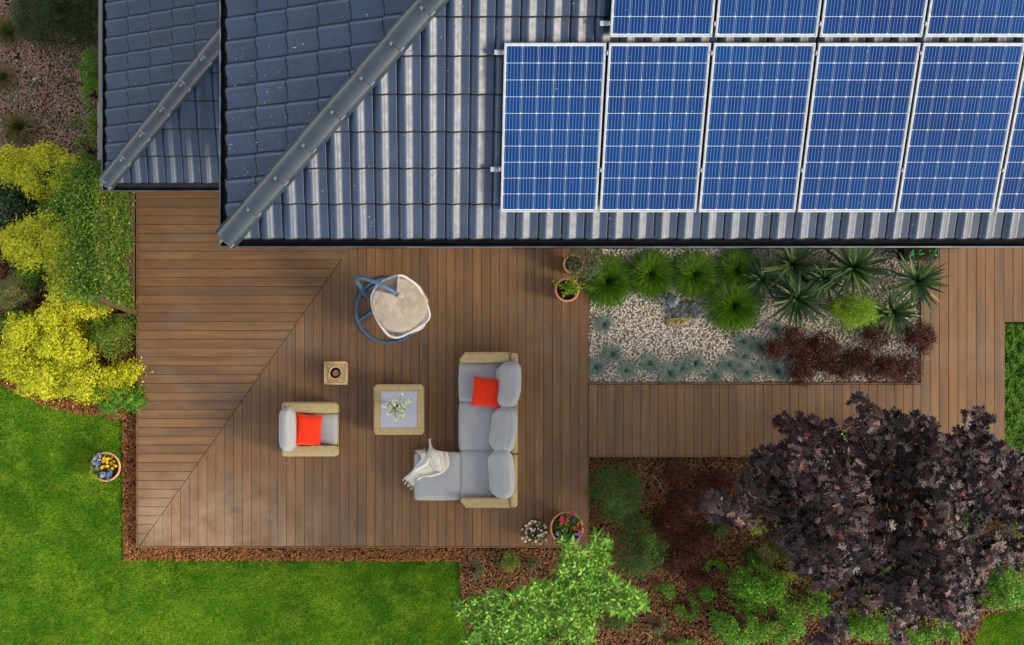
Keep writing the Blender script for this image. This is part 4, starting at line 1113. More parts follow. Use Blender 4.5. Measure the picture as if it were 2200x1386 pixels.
# seat cushion in the bowl
def blob(name, cx, cy, rx, ry, z, dz, mat, parent, wr, seed, fur=0, tilt=(0, 0), sq=2.0):
    n, m = 40, 12; v = []; f = []; c = Lc(cx, cy, z); sx = rx * (CAM_H - z) / F_PX; sy = ry * (CAM_H - z) / F_PX
    for j in range(m + 1):
        s = j / m
        for i in range(n):
            a = 2 * PI * i / n; k = (abs(math.cos(a)) ** sq + abs(math.sin(a)) ** sq) ** (-1 / sq) if sq != 2 else 1
            rr_ = s * k * (1 + .05 * mnoise.noise(Vector((math.cos(a) * 2, math.sin(a) * 2, seed))) * s)
            x_, y_ = math.cos(a) * rr_ * sx, math.sin(a) * rr_ * sy
            zz = dz * (1 - s ** 3) + wr * mnoise.noise(Vector((x_ * 4, y_ * 4, seed))) + wr * .7 * mnoise.noise(Vector((x_ * 11 + y_ * 4, y_ * 11 - x_ * 6, seed))) + tilt[0] * x_ + tilt[1] * y_ - (.05 if j == m else 0)
            v.append((c.x + x_, c.y + y_, c.z + zz))
    for j in range(m):
        for i in range(n): f.append((j * n + i, j * n + (i + 1) % n, (j + 1) * n + (i + 1) % n, (j + 1) * n + i)[::-1])
    bmx = bmesh.new(); me0 = pyd(name, v, f); bmx.from_mesh(me0); bmesh.ops.remove_doubles(bmx, verts=bmx.verts[:], dist=.0005); bmesh.ops.recalc_face_normals(bmx, faces=bmx.faces)
    me = bpy.data.meshes.new(name); bmx.to_mesh(me); bmx.free(); me.polygons.foreach_set('use_smooth', [True] * len(me.polygons))
    o = mobj(name, me, mat, parent)
    o.modifiers.new('thickness', 'SOLIDIFY').thickness = .04 if not fur else .015
    return o, np.array(v)
blob('seat_cushion', 868, 676, 51, 40, .66, .05, M_CUSH, eg, .03, 2, sq=2.6)[0].data.materials[0] = fabric('pale_grey_cushion', '#c6c2c0', '#cdcac7')
tube('cushion_tie', [Lc(869, 702, .75), Lc(877, 712, .74)], .006, M_DARK, eg, 5); tube('cushion_tie', [Lc(885, 697, .75), Lc(888, 706, .75)], .006, M_DARK, eg, 5); tube('cushion_tie', [Lc(898, 690, .76), Lc(902, 694, .76)], .005, M_DARK, eg, 5)
fo, fv = blob('fur_rug', 858, 654, 57, 51, 1.0, .07, M_FUR, None, .035, 6, fur=1, tilt=(-.02, .48))
fo.location = eg.location; tag(fo, 'round cream fur throw lying on the seat of the hanging chair', 'throw')
r = rng(61); n = 42000; a = r.uniform(0, 2 * PI, n); s = np.sqrt(r.random(n)) * 1.0
ja = np.clip((s * 12).astype(int), 0, 11); af = a / (2 * PI) * 40; ia = af.astype(int) % 40; fa = (af - np.floor(af))[:, None]; fr = (s * 12 - ja)[:, None]; ib = (ia + 1) % 40; jb = np.minimum(ja + 1, 12)
base = (fv[ja * 40 + ia] * (1 - fr) + fv[jb * 40 + ia] * fr) * (1 - fa) + (fv[ja * 40 + ib] * (1 - fr) + fv[jb * 40 + ib] * fr) * fa
rad_ = s * 1.0; nx_ = np.cos(a); ny_ = np.sin(a)
ph_ = 2.5 * nval(base[:, 0], base[:, 1], 5.0, 3.0) + 1.3 * nval(base[:, 0], base[:, 1], 14.0, 1.0)
d = np.stack([nx_ * s ** 4 * 1.2 + np.cos(ph_ - .6) * .8 + r.normal(0, .45, n), ny_ * s ** 4 * 1.2 + np.sin(ph_ - .6) * .8 + r.normal(0, .45, n), np.full(n, .5)], 1)
base = base + np.stack([nx_ * r.uniform(0, .02, n), ny_ * r.uniform(0, .02, n), np.zeros(n)], 1)
me = scatter('fur_hair', BLADE1[0], BLADE1[1], base, d, np.stack([r.normal(0, .4, n), r.normal(0, .4, n), np.ones(n)], 1), r.uniform(.016, .034, n), .007)
mobj('fur_hair', me, simple('fur_hair', '#efe4d2', '#e4d6c0', 6, .9, .1, island='#f4ebdc', var=.06), fo, kind='stuff')
# ---------------------------------------------------------------- plants
def lobes(r, rx, ry, h, K, lr, flat=.55):
    """centres of leaf clumps over a domed shrub, in shrub space"""
    C = []
    for k in range(K):
        u = r.random() ** .5; a = k * 2.39996 + r.normal(0, .3); 
        x_, y_ = math.cos(a) * u * (rx - lr * .7), math.sin(a) * u * (ry - lr * .7)
        z = h * (1 - flat * u ** 2.2) - lr * .7 + r.normal(0, h * .05)
        C.append((x_, y_, max(z, lr * .4)))
    return np.array(C)
def shrub(name, label, px, py, rx, ry, h, mat, cat='shrub', N=3000, leaf=.035, K=18, lr=.16, seed=0, group=None, tmpl=LEAF2, w=None, up=.75, zb=ZG, parent_mat=None, low=0.25, tilt=0.0, out=.4, loose=.0):
    """domed shrub: short stems and a crown of separate leaves on clumps"""
    z = zb + h * .6; c = P(px, py, z); s = (CAM_H - z) / F_PX; rx, ry = rx * s, ry * s
    r = rng(seed + int(px) * 7 + int(py)); root = thing(name, label, cat, (c.x, c.y, zb), group=group)
    C = lobes(r, rx, ry, h, K, lr)
    n1 = int(N * (1 - low)); ci = r.integers(0, K, n1)
    dr = norm(r.normal(0, 1, (n1, 3)) + np.array([0, 0, .35])); rad = lr * (r.random(n1) ** .35) * r.uniform(.6, 1.3, K)[ci]
    ks = r.random(n1) < .22           # leaves strung along sprigs that stick out of each clump
    sp_dir = norm(r.normal(0, 1, (K, 7, 3)) + np.array([0, 0, .45])); sj = r.integers(0, 7, n1)
    dr[ks] = norm(sp_dir[ci[ks], sj[ks]] + r.normal(0, .10, (ks.sum(), 3))); rad[ks] = lr * r.uniform(.7, 1.75, ks.sum())
    pos = C[ci] + dr * rad[:, None] * np.array([1, 1, .8]); o = dr
    n2 = N - n1; a = r.uniform(0, 2 * PI, n2); u = np.sqrt(r.random(n2)); 
    p2 = np.stack([np.cos(a) * u * rx * .95, np.sin(a) * u * ry * .95, h * (.15 + .6 * r.random(n2)) * (1 - .6 * u * u)], 1)
    pos = np.concatenate([pos, p2]); o = np.concatenate([o, norm(p2 + np.array([0, 0, -h * .3]))])
    k = pos[:, 2] > .01
    if loose: k &= nval(pos[:, 0] + c.x, pos[:, 1] + c.y, 5.5, 1.0) > -loose
    pos = pos[k]; o = o[k]; n = len(pos)
    nn = norm(o * .5 + np.array([0, 0, up]) + r.normal(0, .42, (n, 3)))
    d = r.normal(0, 1, (n, 3)) + o * out * 2 + np.array([0, 0, tilt]); d = d - nn * (d * nn).sum(1, keepdims=True)
    sz = leaf * r.uniform(.6, 1.3, n)
    me = scatter('foliage', tmpl[0], tmpl[1], pos, d, nn, sz, None if w is None else sz * w)
    mobj('foliage', me, mat, root, kind='stuff')
    bm = bmesh.new()
    for q in C[:min(K, 12)]:
        q = Vector(q); tube_bm(bm, [(q.x * .12, q.y * .12, 0), (q.x * .5, q.y * .5, q.z * .55), tuple(q)], [.012, .008, .003], 5)
    mobj('stem', bmd('stem', bm, True), M_BARK, root)
    return root
NEEDLE = ([(-.5, 0, 0), (.5, 0, 0), (0, 1, 0)], [(0, 1, 2)])
GY = 'golden yellow shrubs along the left bed'
for i, (px, py, rx, ry, h, lab) in enumerate([
    (92, 365, 78, 56, .75, 'golden yellow shrub nearest the grassy top left mulch'),
    (10, 352, 50, 46, .7, 'golden yellow shrub at the left edge above the dark ivy'),
    (95, 522, 88, 68, .85, 'large golden yellow shrub beside the middle of the vine screen'),
    (165, 640, 72, 60, .85, 'golden yellow shrub below the lower end of the vine screen'),
    (52, 715, 56, 50, .7, 'golden yellow shrub under the grey green round bush'),
    (135, 745, 70, 56, .75, 'golden yellow shrub left of the clipped green box bush'),
    (85, 810, 62, 44, .6, 'golden yellow shrub closest to the lawn at the bed corner'),
    (185, 822, 66, 44, .65, 'low golden yellow shrub along the curved lawn edge'),
    (270, 800, 34, 30, .45, 'small golden shrub touching the terrace edge below the box bush'),
    (190, 455, 46, 40, .6, 'golden shoots showing at the foot of the vine screen'),
    (150, 582, 52, 40, .7, 'golden shrub filling the gap between the two largest ones'), (25, 775, 46, 44, .55, 'golden shrub at the left edge above the lawn'), (118, 690, 50, 40, .75, 'golden shrub in the middle of the lower group'),
    (30, 520, 34, 40, .5, 'small golden shrub at the left edge over the grey green bush')]):
    rx *= 1.1; ry *= 1.1; A = int(rx * ry)
    shrub('golden_shrub', lab, px, py, rx, ry, h, L_YEL, 'shrub', int(A * 1.15), .042, max(10, A // 190), .13, 100 + i, GY, LEAF, .75)
for i, (px, py, rx, ry, h, mt, lab, leaf, dens, lr, t_, w_) in enumerate([
    (165, 415, 62, 44, .7, L_GRN, 'feathery green shrub just outside the corner of the lower roof', .03, 1.5, .11, LEAF2, .7),
    (232, 718, 56, 52, .7, L_BOX, 'clipped round green box bush beside the terrace', .026, 1.9, .12, LEAF2, None),
    (250, 855, 60, 40, .6, L_BRT, 'bright green shrub with yellow tips at the lawn corner', .042, 1.2, .12, LEAF, .7),
    (22, 628, 46, 46, .75, L_OLV, 'grey green round bush at the left edge', .022, 2.2, .1, LEAF2, None),
    (28, 440, 48, 54, .25, L_IVY, 'dark green ivy patch at the left edge', .05, .8, .08, LEAF, 1.1),
    (193, 135, 32, 42, .5, L_GRN, 'feathery green bush beside the upper part of the lower roof', .028, 2.0, .09, LEAF2, .6),
    (198, 195, 28, 42, .5, L_GRN, 'green bush half way along the edge of the lower roof', .028, 2.0, .09, LEAF2, .6),
    (205, 262, 26, 34, .5, L_BOX, 'yellow green bush at the lower roof beside the grey batten', .03, 1.7, .09, LEAF2, .7),
    (185, 320, 40, 34, .5, L_GRN, 'loose green bush between the golden shrub and the lower roof', .034, 1.3, .1, LEAF2, .7),
    (55, 585, 46, 34, .5, L_GRN, 'green shoots between the golden shrubs above the grey green bush', .036, 1.3, .1, LEAF, .7),
    (110, 452, 46, 30, .5, L_BRT, 'green shoots between the upper two golden shrubs', .036, 1.2, .1, LEAF, .7),
    (20, 690, 40, 26, .45, L_GRN, 'green shoots below the grey green bush at the left edge', .036, 1.2, .1, LEAF, .7),
    (1758, 1296, 38, 32, 1.2, L_BRT, 'bright green branch end emerging under the lower left of the maple', .042, 1.2, .1, LEAF, .75),
    (1955, 1378, 30, 26, 1.2, L_BRT, 'bright green branch end between the two bottom edge shrubs', .042, 1.2, .1, LEAF, .75),
    (282, 690, 14, 26, .3, L_DKG, 'small dark green plant squeezed against the terrace edge', .035, 1.6, .07, LEAF, .8),
    (250, 905 - 60, 30, 20, .5, L_YEL, 'yellow shoot tips at the lower end of the bright green shrub', .04, 1.2, .08, LEAF, .7),
    (1325, 1060, 66, 70, .75, L_DKG, 'dense dark green bush below the terrace corner', .03, 1.7, .12, LEAF2, .55),
    (1378, 1180, 60, 76, .7, L_DKG, 'green bush right of the lime green tree', .028, 1.7, .11, LEAF2, .6),
    (1330, 1320, 46, 36, .45, L_DKG, 'dark green bush beneath the right branches of the lime tree', .03, 1.3, .09, LEAF2, .7),
    (1020, 1226, 20, 24, .28, L_OLG, 'small grey green plant by the end of the lawn', .03, 1.6, .06, LEAF2, .5),
    (1092, 1206, 27, 26, .3, L_BOX, 'small green plant right below the terrace edge', .03, 1.6, .06, LEAF2, .5),
    (1145, 1214, 18, 20, .25, L_OLG, 'small plant left of the tall lime tree top', .028, 1.5, .06, LEAF2, .5),
    (1645, 1190, 27, 34, .4, L_OLV, 'small mustard yellow shrub at the edge of the purple maple', .03, 1.6, .08, LEAF2, .6),
    (1615, 1165 + 30, 24, 20, .3, L_DKG, 'small green clump beside the mustard yellow shrub', .03, 1.4, .07, LEAF2, .6),
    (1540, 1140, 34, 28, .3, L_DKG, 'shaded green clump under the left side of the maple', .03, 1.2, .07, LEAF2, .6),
    (1535, 1220, 26, 18, .25, L_BRT, 'small bright green clump on the mulch left of the mustard shrub', .035, 1.4, .06, LEAF, .7),
    (1428, 1272, 28, 28, .28, L_GRN, 'green clump right of the lime tree branches', .035, 1.3, .07, LEAF, .6),
    (1478, 1312, 30, 36, .3, L_GRN, 'green clump in the middle of the lower mulch', .035, 1.3, .07, LEAF, .6),
    (1520, 1275, 24, 20, .25, L_BRT, 'green clump above the bright green shrub on the mulch', .035, 1.3, .06, LEAF, .6),
    (1412, 1345, 22, 26, .25, L_OLG, 'grey green clump near the bottom edge of the mulch', .03, 1.3, .06, LEAF2, .6),
    (1475, 1384, 40, 18, .25, L_GRN, 'green clump cut by the bottom edge', .035, 1.2, .06, LEAF, .6),
    (1640, 1260, 66, 52, .9, L_BRT, 'bright green shrub left of the maple, upper half', .042, 1.25, .13, LEAF, .75),
    (1585, 1345, 60, 50, .8, L_BRT, 'bright green shrub left of the maple, lower left', .042, 1.25, .13, LEAF, .75),
    (1680, 1340, 66, 60, .9, L_BRT, 'bright green shrub left of the maple, lower right', .042, 1.25, .13, LEAF, .75),
    (1872, 1342, 66, 44, 1.3, L_BRT, 'bright green shrub below the maple at the bottom edge', .042, 1.1, .13, LEAF, .75),
    (2015, 1362, 46, 30, 1.2, L_BRT, 'small bright green shrub at the bottom edge near the lawn corner', .042, 1.2, .1, LEAF, .75),
    (2165, 1262, 62, 58, .8, L_BRT, 'bright green shrub on the right edge below the maple', .04, 1.3, .12, LEAF, .75),
    (2190, 1130, 34, 60, .5, L_BOX, 'green bush showing at the right edge beside the maple', .034, 1.2, .1, LEAF, .7),
    (1838, 671, 66, 50, .72, L_DOME, 'clipped golden green conifer ball in the gravel bed', .022, 4.6, .13, LEAF2, .5),
    (1800, 1085, 70, 60, .7, L_DKG, 'added dark bush that darkens the gaps in the upper maple crown', .04, .9, .12, LEAF, .7),  # this and the next three: bushes added so the crown gaps read dark
    (1915, 1190, 80, 60, .7, L_DKG, 'added dark bush that darkens the gaps in the middle of the maple', .04, .9, .12, LEAF, .7),
    (2060, 1110, 70, 60, .7, L_DKG, 'added dark bush that darkens the gaps in the right of the maple', .04, .9, .12, LEAF, .7),
    (1720, 1180, 50, 44, .6, L_DKG, 'added dark bush that darkens the gaps at the left foot of the maple', .04, .9, .12, LEAF, .7),
    ]):
    kw = {}
    if mt is L_DOME: kw = dict(low=.1)
    elif mt in (L_GRN, L_BRT, L_OLG): kw = dict(loose=.22)
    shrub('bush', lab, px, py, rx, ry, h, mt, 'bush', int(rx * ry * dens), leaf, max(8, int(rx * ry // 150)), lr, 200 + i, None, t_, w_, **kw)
# dark conifer, top left
shrub('conifer', 'dark green spreading conifer in the top left corner', 125, 18, 118, 76, .8, L_CON, 'conifer', 26000, .055, 50, .16, 300, None, NEEDLE, .13, up=.5, out=1.0)
# dark red barberries: in the gravel bed and on the mulch
GB = 'dark red barberry bushes'
for i, (px, py, rx, ry, lab) in enumerate([
    (1663, 752, 20, 22, 'small dark red barberry closest to the blue fescues'), (1702, 722, 24, 20, 'dark red barberry under the round yucca'), (1725, 762, 34, 32, 'dark red barberry in the middle of the red group'),
    (1722, 806, 28, 22, 'dark red barberry leaning over the lower boards'), (1775, 745, 30, 30, 'dark red barberry left of the golden conifer ball'), (1780, 785, 24, 18, 'low dark red barberry in front of the conifer ball'),
    (1884, 722, 26, 26, 'dark red barberry right below the conifer ball'), (1850, 776, 34, 26, 'dark red barberry alone in the middle of the gravel'), (1815, 800, 20, 18, 'small dark red barberry by the lower boards'),
    (1905, 793, 34, 28, 'dark red barberry on the lower right gravel'), (1955, 790, 28, 30, 'dark red barberry in the lower right corner of the bed'), (1978, 722, 36, 32, 'dark red barberry spreading over the right walkway')]):
    rx *= 1.22; ry *= 1.2
    shrub('barberry', lab, px, py, rx, ry, .42, L_BAR, 'barberry', int(rx * ry * 2.2), .032, int(max(7, rx * ry // 90)), .085, 400 + i, GB + ' in the gravel bed', LEAF, .5, zb=GZ, up=.5)
for i, (px, py, rx, ry, lab) in enumerate([
    (1458, 1022, 30, 28, 'dark red barberry on the mulch below the walkway'), (1540, 1040, 46, 34, 'dark red barberry nearest the maple leaves'), (1475, 1075, 42, 26, 'dark red barberry under the upper mulch barberry'),
    (1440, 1125, 44, 40, 'large dark red barberry right of the dark green bush'), (1500, 1165, 46, 34, 'dark red barberry in the middle of the mulch'), (1450, 1205, 36, 28, 'dark red barberry right of the second green bush'), (1500, 1245, 30, 20, 'lowest small dark red barberry')]):
    shrub('barberry', lab, px, py, rx, ry, .5, L_BAR, 'barberry', int(rx * ry * 2.0), .034, max(7, rx * ry // 110), .1, 430 + i, GB + ' on the mulch', LEAF, .5, up=.5)

# tufts built from arching blades
def blade_tmpl(seg=4):
    v = []; f = []
    for i in range(seg + 1):
        t = i / seg; w = (1 - t ** 2.2) * .5 + .02
        v += [(-w, t, 0), (w, t, 0)]
    for i in range(seg): f.append((2 * i, 2 * i + 1, 2 * i + 3, 2 * i + 2))
    return np.array(v), f
def arching(r, n, L0, L1, w, lift0, lift1, droop, base_r, seg=4, swirl=.25, dirbias=None):
    """vertex array of n arching blades from the origin"""
    V = []; Fc = []; a = r.uniform(0, 2 * PI, n); L = r.uniform(L0, L1, n); el = np.radians(r.uniform(lift0, lift1, n))
    br = base_r * np.sqrt(r.random(n)); h = np.stack([np.cos(a), np.sin(a)], 1); sd = np.stack([-np.sin(a), np.cos(a)], 1)
    sw = r.normal(0, swirl, n); dr = droop * r.uniform(.6, 1.3, n)
    for i in range(seg + 1):
        t = i / seg
        hor = L * (np.cos(el) * t + .12 * t * t); zz = L * (np.sin(el) * t - dr * t * t)
        c = h * (br + hor)[:, None] + sd * (sw * L * t * t)[:, None]
        wd = w * ((1 - t ** 2.5) * .5 + .03) * (.5 + .5 * min(1, t * 5))
        for s in (-1, 1):
            q = c + sd * (s * wd); V.append(np.stack([q[:, 0], q[:, 1], np.maximum(zz + .02, .004) + (0 if s < 0 else .0), ], 1))
    V = np.stack(V, 1)       # n, 2(seg+1), 3
    m = 2 * (seg + 1); f = np.array([(2 * i, 2 * i + 1, 2 * i + 3, 2 * i + 2) for i in range(seg)])
    return V.reshape(-1, 3), (f[None] + (np.arange(n) * m)[:, None, None]).reshape(-1, 4)
def tuft(name, label, px, py, rp, h, mat, n, w, zb, seed, group, lift=(15, 80), droop=.45, cat='grass tuft', base=.2):
    zz = zb + h * .4; s = (CAM_H - zz) / F_PX; R_ = rp * s; c = P(px, py, zz)
    o = thing(name, label, cat, (c.x, c.y, zb), group=group); r = rng(seed)
    V, Fc = arching(r, n, R_ * .75, R_ * 1.12, w, lift[0], lift[1], droop, R_ * base)
    mobj('blades', tri_mesh('blades', V, Fc), mat, o, kind='stuff')
    V, Fc = arching(r, n // 2, R_ * .4, R_ * .8, w, 55, 88, .2, R_ * base); mobj('inner_blades', tri_mesh('inner_blades', V, Fc), mat, o, kind='stuff')
    return o
GT = 'round green grass tussocks in the gravel bed'
for i, (px, py, rp, lab) in enumerate([(1307, 602, 54, 'green tussock next to the terracotta pots'), (1402, 586, 52, 'second green tussock from the left under the gutter'), (1495, 588, 53, 'third green tussock from the left under the gutter'),
                                       (1588, 578, 50, 'fourth green tussock from the left beside the yuccas'), (1580, 655, 55, 'green tussock standing forward beside the dark stones')]):
    tuft('grass_tussock', lab, px, py, rp * rng(i).uniform(.95, 1.08), .5, L_TUS, 2500, .009, GZ, 500 + i, GT, (10, 84), .4)
GF = 'blue grey fescue tufts in the gravel bed'
fes = [(1299, 695, 21, 'blue fescue alone in the upper left gravel'), (1318, 760, 24, 'blue fescue left and above the lower row'), (1282, 788, 22, 'blue fescue in the lower left corner of the bed'), (1346, 795, 21, 'blue fescue third from the left in the lower row'),
       (1396, 780, 24, 'blue fescue fourth from the left in the lower row'), (1440, 800, 27, 'large blue fescue hanging over the lower boards'), (1466, 790, 20, 'blue fescue tight against the large one'), (1495, 780, 24, 'blue fescue in the middle of the lower row'),
       (1536, 806, 19, 'small pale fescue on the board edge'), (1567, 782, 22, 'blue fescue right of the small pale one'), (1604, 800, 23, 'blue fescue in the lower row under the upright pair'), (1597, 733, 21, 'upper fescue of the pair below the forward tussock'),
       (1600, 764, 18, 'faded fescue between the pair and the lower row'), (1636, 745, 22, 'blue fescue touching the red barberry'), (1638, 790, 19, 'dull fescue left of the last one in the row'), (1674, 797, 23, 'last fescue of the lower row beside the barberry'), (1670, 706, 16, 'small fescue below the round yucca')]
for i, (px, py, rp, lab) in enumerate(fes):
    tuft('blue_fescue', lab, px, py, rp, .2, L_FES, 420, .006, GZ, 540 + i, GF, (8, 80), .25)
GD = 'dry brown tipped grass clumps on the top left bed'
for i, (px, py, rp, lab) in enumerate([(15, 60, 46, 'grass clump with dry tips at the top left corner'), (2, 160, 36, 'dry grass clump at the left edge, second from the top'), (36, 268, 50, 'dry tipped grass clump just above the golden shrubs')]):
    tuft('ornamental_grass', lab, px, py, rp, .5, L_DRY, 260, .009, ZG, 580 + i, GD, (20, 75), .3)
    q = tuft('green_shoots', 'x', px, py + 8, rp * .62, .4, L_DKG, 350, .009, ZG, 590 + i, None, (35, 85), .3)
    # green middle belongs to the clump
    par = [o for o in COL.objects if o.name.startswith('ornamental_grass')][-1]
    for ch in list(q.children): ch.parent = par; ch.location = q.location - par.location; ch.name = 'green_blades'
    bpy.data.objects.remove(q)

# yuccas: every leaf a part
def sword_mesh(name, w, mat, bend):
    seg = 5; v = []; f = []
    for i in range(seg + 1):
        t = i / seg; ww = w * (.55 + .9 * t - 1.4 * t ** 2.4 if t < 1 else .02) * .5; ww = max(ww, .0015)
        z = -bend * t * t; v += [(-ww, t, z + .006), (0, t, z - .006 * (1 - t)), (ww, t, z + .006)]
    for i in range(seg):
        a = 3 * i; f += [(a, a + 1, a + 4, a + 3), (a + 1, a + 2, a + 5, a + 4)]
    me = pyd(name, v, f, True); me.materials.append(mat); return me
YM = [sword_mesh('leaf', w, L_YUC, b) for w, b in ((.062, .12), (.054, .28), (.056, .02), (.046, .42))]
YD = [sword_mesh('leaf', w, L_YUCD, b) for w, b in ((.07, .3), (.06, .45))]
GYU = 'sword leaved yuccas at the back of the gravel bed'
ynum = 0
for i, (px, py, rp, h, nl, lab) in enumerate([(1704, 567, 62, .7, 44, 'yucca under the gutter next to the fourth tussock'), (1838, 575, 78, .95, 52, 'largest yucca under the gutter'), (1975, 603, 60, .8, 44, 'yucca leaning out over the right walkway'),
                                           (1715, 640, 62, .6, 52, 'round yucca in front of the others with leaves on the gravel'), (1922, 670, 56, .6, 44, 'yucca between the conifer ball and the walkway'), (1775, 600, 50, .7, 34, 'dark yucca behind the conifer ball'), (1640, 600, 44, .5, 24, 'thin loose yucca beside the forward tussock')]):
    zz = GZ + h * .55; c = P(px, py, zz); s = (CAM_H - zz) / F_PX; rr = random.Random(600 + i)
    o = thing('yucca', lab, 'yucca', (c.x, c.y, GZ), group=GYU)
    tube('trunk', [(0, 0, -.01), (0, 0, h * .45)], [.05, .04], M_BARK, o, 8)
    nl = int(nl * 1.55)
    for k in range(nl):
        t = k / nl; az = k * 2.39996 + rr.uniform(-.2, .2); el = R(84 - 78 * t ** .8 + rr.uniform(-8, 8)); L = rp * s * 1.1 * rr.uniform(.85, 1.2) * (.75 + .35 * t)
        me = rr.choice(YM); 
        if t > .85 and rr.random() < .3: me = rr.choice(YD)
        lf = bpy.data.objects.new('leaf', me); link(lf, o)
        d = Vector((math.cos(az) * math.cos(el), math.sin(az) * math.cos(el), math.sin(el))); x_ = Vector((-math.sin(az), math.cos(az), 0)) * -1; n_ = x_.cross(d)
        zz0 = h * .45 * (1 - .3 * t)
        lf.matrix_local = M3(x_, d * L, n_ * L, (d.x * .02, d.y * .02, zz0)); ynum += 1

# ground cover right of the walkway
r = rng(650); poly = wpoly(RECT(2160, 696, 2330, 978), ZG + .1); x, y = in_poly_points(r, poly, 42000); n = len(x)
zz = ZG + .06 + .06 * nval(x, y, 5.5) + .05 * nval(x, y, 14, 3)
pos = np.stack([x, y, np.maximum(zz + r.uniform(-.03, .01, n), ZG + .01)], 1)
me = scatter('ground_cover', LEAF2[0], LEAF2[1], pos, r.normal(0, 1, (n, 3)) * [1, 1, .5], np.stack([r.normal(0, .4, n), r.normal(0, .4, n), np.ones(n)], 1), r.uniform(.022, .042, n), .022)
tag(mobj('ground_cover', me, L_MOSS), 'bumpy bright green creeping ground cover in the bed at the right edge', 'ground cover', kind='stuff')

# trellis with climbing plant
f0, f1 = P(288, 672, 0), P(284, 424, 0)
tx, ty0, ty1, TH_ = f0.x, f0.y, Y(411), 1.98
tr = thing('trellis', 'brown wooden lattice screen overgrown by a climber at the left end of the terrace', 'trellis', (tx, (ty0 + ty1) / 2, 0))
hy_ = (ty1 - ty0) / 2
box('post', (-.035, -hy_ - .035, ZG), (.035, -hy_ + .035, TH_ + .03), M_TRELL, tr, .004)
box('post', (-.035, hy_ - .035, ZG), (.035, hy_ + .035, TH_ + .03), M_TRELL, tr, .004)
box('top_rail', (-.025, -hy_ + .036, TH_ - .04), (.025, hy_ - .036, TH_), M_TRELL, tr, .004)
box('bottom_rail', (-.025, -hy_ + .036, .05), (.025, hy_ - .036, .09), M_TRELL, tr, .004)
lat = .105; nslat = int((2 * hy_ + TH_) / lat)
for sgn in (1, -1):
    for k in range(1, nslat):
        s0 = k * lat * 1.3 - TH_
        if s0 > 2 * hy_: break
        a0 = max(0, s0); z0_ = max(0, -s0); L_ = min(2 * hy_ - a0, TH_ - .14 - z0_)
        if L_ < .1: continue
        ya, za, yb, zb_ = -hy_ + a0, .09 + z0_, -hy_ + a0 + L_, .09 + z0_ + L_
        if sgn < 0: ya, yb = -ya, -yb
        d = Vector((0, yb - ya, zb_ - za)); Ln = d.length; d.normalize(); nrm_ = Vector((1, 0, 0)); sd_ = d.cross(nrm_)
        bm = bmesh.new(); box_bm(bm, (-.012, 0, -.003), (.012, Ln, .003)); o = mobj('lattice_slat', bmd('lattice_slat', bm), M_TRELL, tr)
        o.matrix_local = M3(sd_, d, nrm_, (.008 * sgn, ya, za))
box('end_board', (-.5, -hy_ - .06, .02), (-.042, -hy_ - .03, .16), M_TRELL, tr, .004)
r = rng(660); n = 38000; yy = r.uniform(-hy_, hy_, n); zz = .3 + (TH_ - .2) * r.random(n) ** .7
dens = np.array([mnoise.noise(Vector((a * 2.0, b * 2.0, 4))) for a, b in zip(yy, zz)])
k = (dens > -.5 + .25 * (1 - zz / TH_)); yy, zz = yy[k], zz[k]; n = len(yy)
xx = -np.abs(r.normal(0, .1, n)) * (1 + zz) + .06 + .05 * r.normal(0, .5, n) + .10 * nval(yy, zz, 3.5, 2.0)
cl = thing('climbing_plant', 'green climber with tangled brown stems covering the lattice screen', 'climber', (tx, (ty0 + ty1) / 2, ZG))
me = scatter('foliage', LEAF2[0], LEAF2[1], np.stack([xx, yy, zz - ZG], 1), r.normal(0, 1, (n, 3)) - [0, 0, .5], np.stack([.35 + r.normal(0, .4, n), r.normal(0, .4, n), np.ones(n)], 1), r.uniform(.022, .05, n))
mobj('foliage', me, leafmat('leaf_climber', '#3f6a18', '#55781c', '#96992a', var=.35), cl, kind='stuff')
n = 5000; yy = r.uniform(-hy_, hy_ * .96, n); xx = -.03 - np.abs(r.normal(0, .12, n)) * (1 + 1.3 * (nval(yy, yy * 0, 2.2, 4.0) + .5) + .8 * nval(yy, yy * 0, 7.0, 9.0)); zz = TH_ + .03 + .1 * r.random(n) - np.abs(xx) * .9
me = scatter('overhang', LEAF2[0], LEAF2[1], np.stack([xx, yy, zz - ZG], 1), r.normal(0, 1, (n, 3)) - [0, 0, .5], np.stack([r.normal(0, .4, n), r.normal(0, .4, n), np.ones(n)], 1), r.uniform(.022, .045, n))
mobj('overhang', me, L_GRN, cl, kind='stuff')
bm = bmesh.new(); rr = random.Random(8)
for i in range(46):
    y_, z_ = rr.uniform(-hy_, hy_), rr.uniform(.2, TH_ * .6); pts = []
    for k in range(9):
        pts.append((rr.uniform(0, .05), y_, z_ - ZG)); y_ += rr.uniform(-.1, .1); z_ = min(TH_, z_ + rr.uniform(-.03, .16))
    tube_bm(bm, pts, rr.uniform(.003, .007), 4)
mobj('stems', bmd('stems', bm, True), M_BARK, cl, kind='stuff')
# weathered batten at the outer edge of the lower roof
bt = thing('grey_fence', 'weathered pale grey battens of a low fence beside the lower roof', 'fence', (P(213, 0, .9).x, P(0, 300, .9).y, ZG))
for k in range(3): yb_ = P(0, 380 - k * 52, .9).y - bt.location.y; box('batten', (-.03, yb_, 1.0), (.03, yb_ + .40, 1.05), M_GREYW, bt, .004)
for k in range(4): yb_ = P(0, 382 - k * 52, .9).y - bt.location.y; box('post', (-.028, yb_ - .03, 0), (.028, yb_ + .03, .998), M_GREYW, bt, .004)
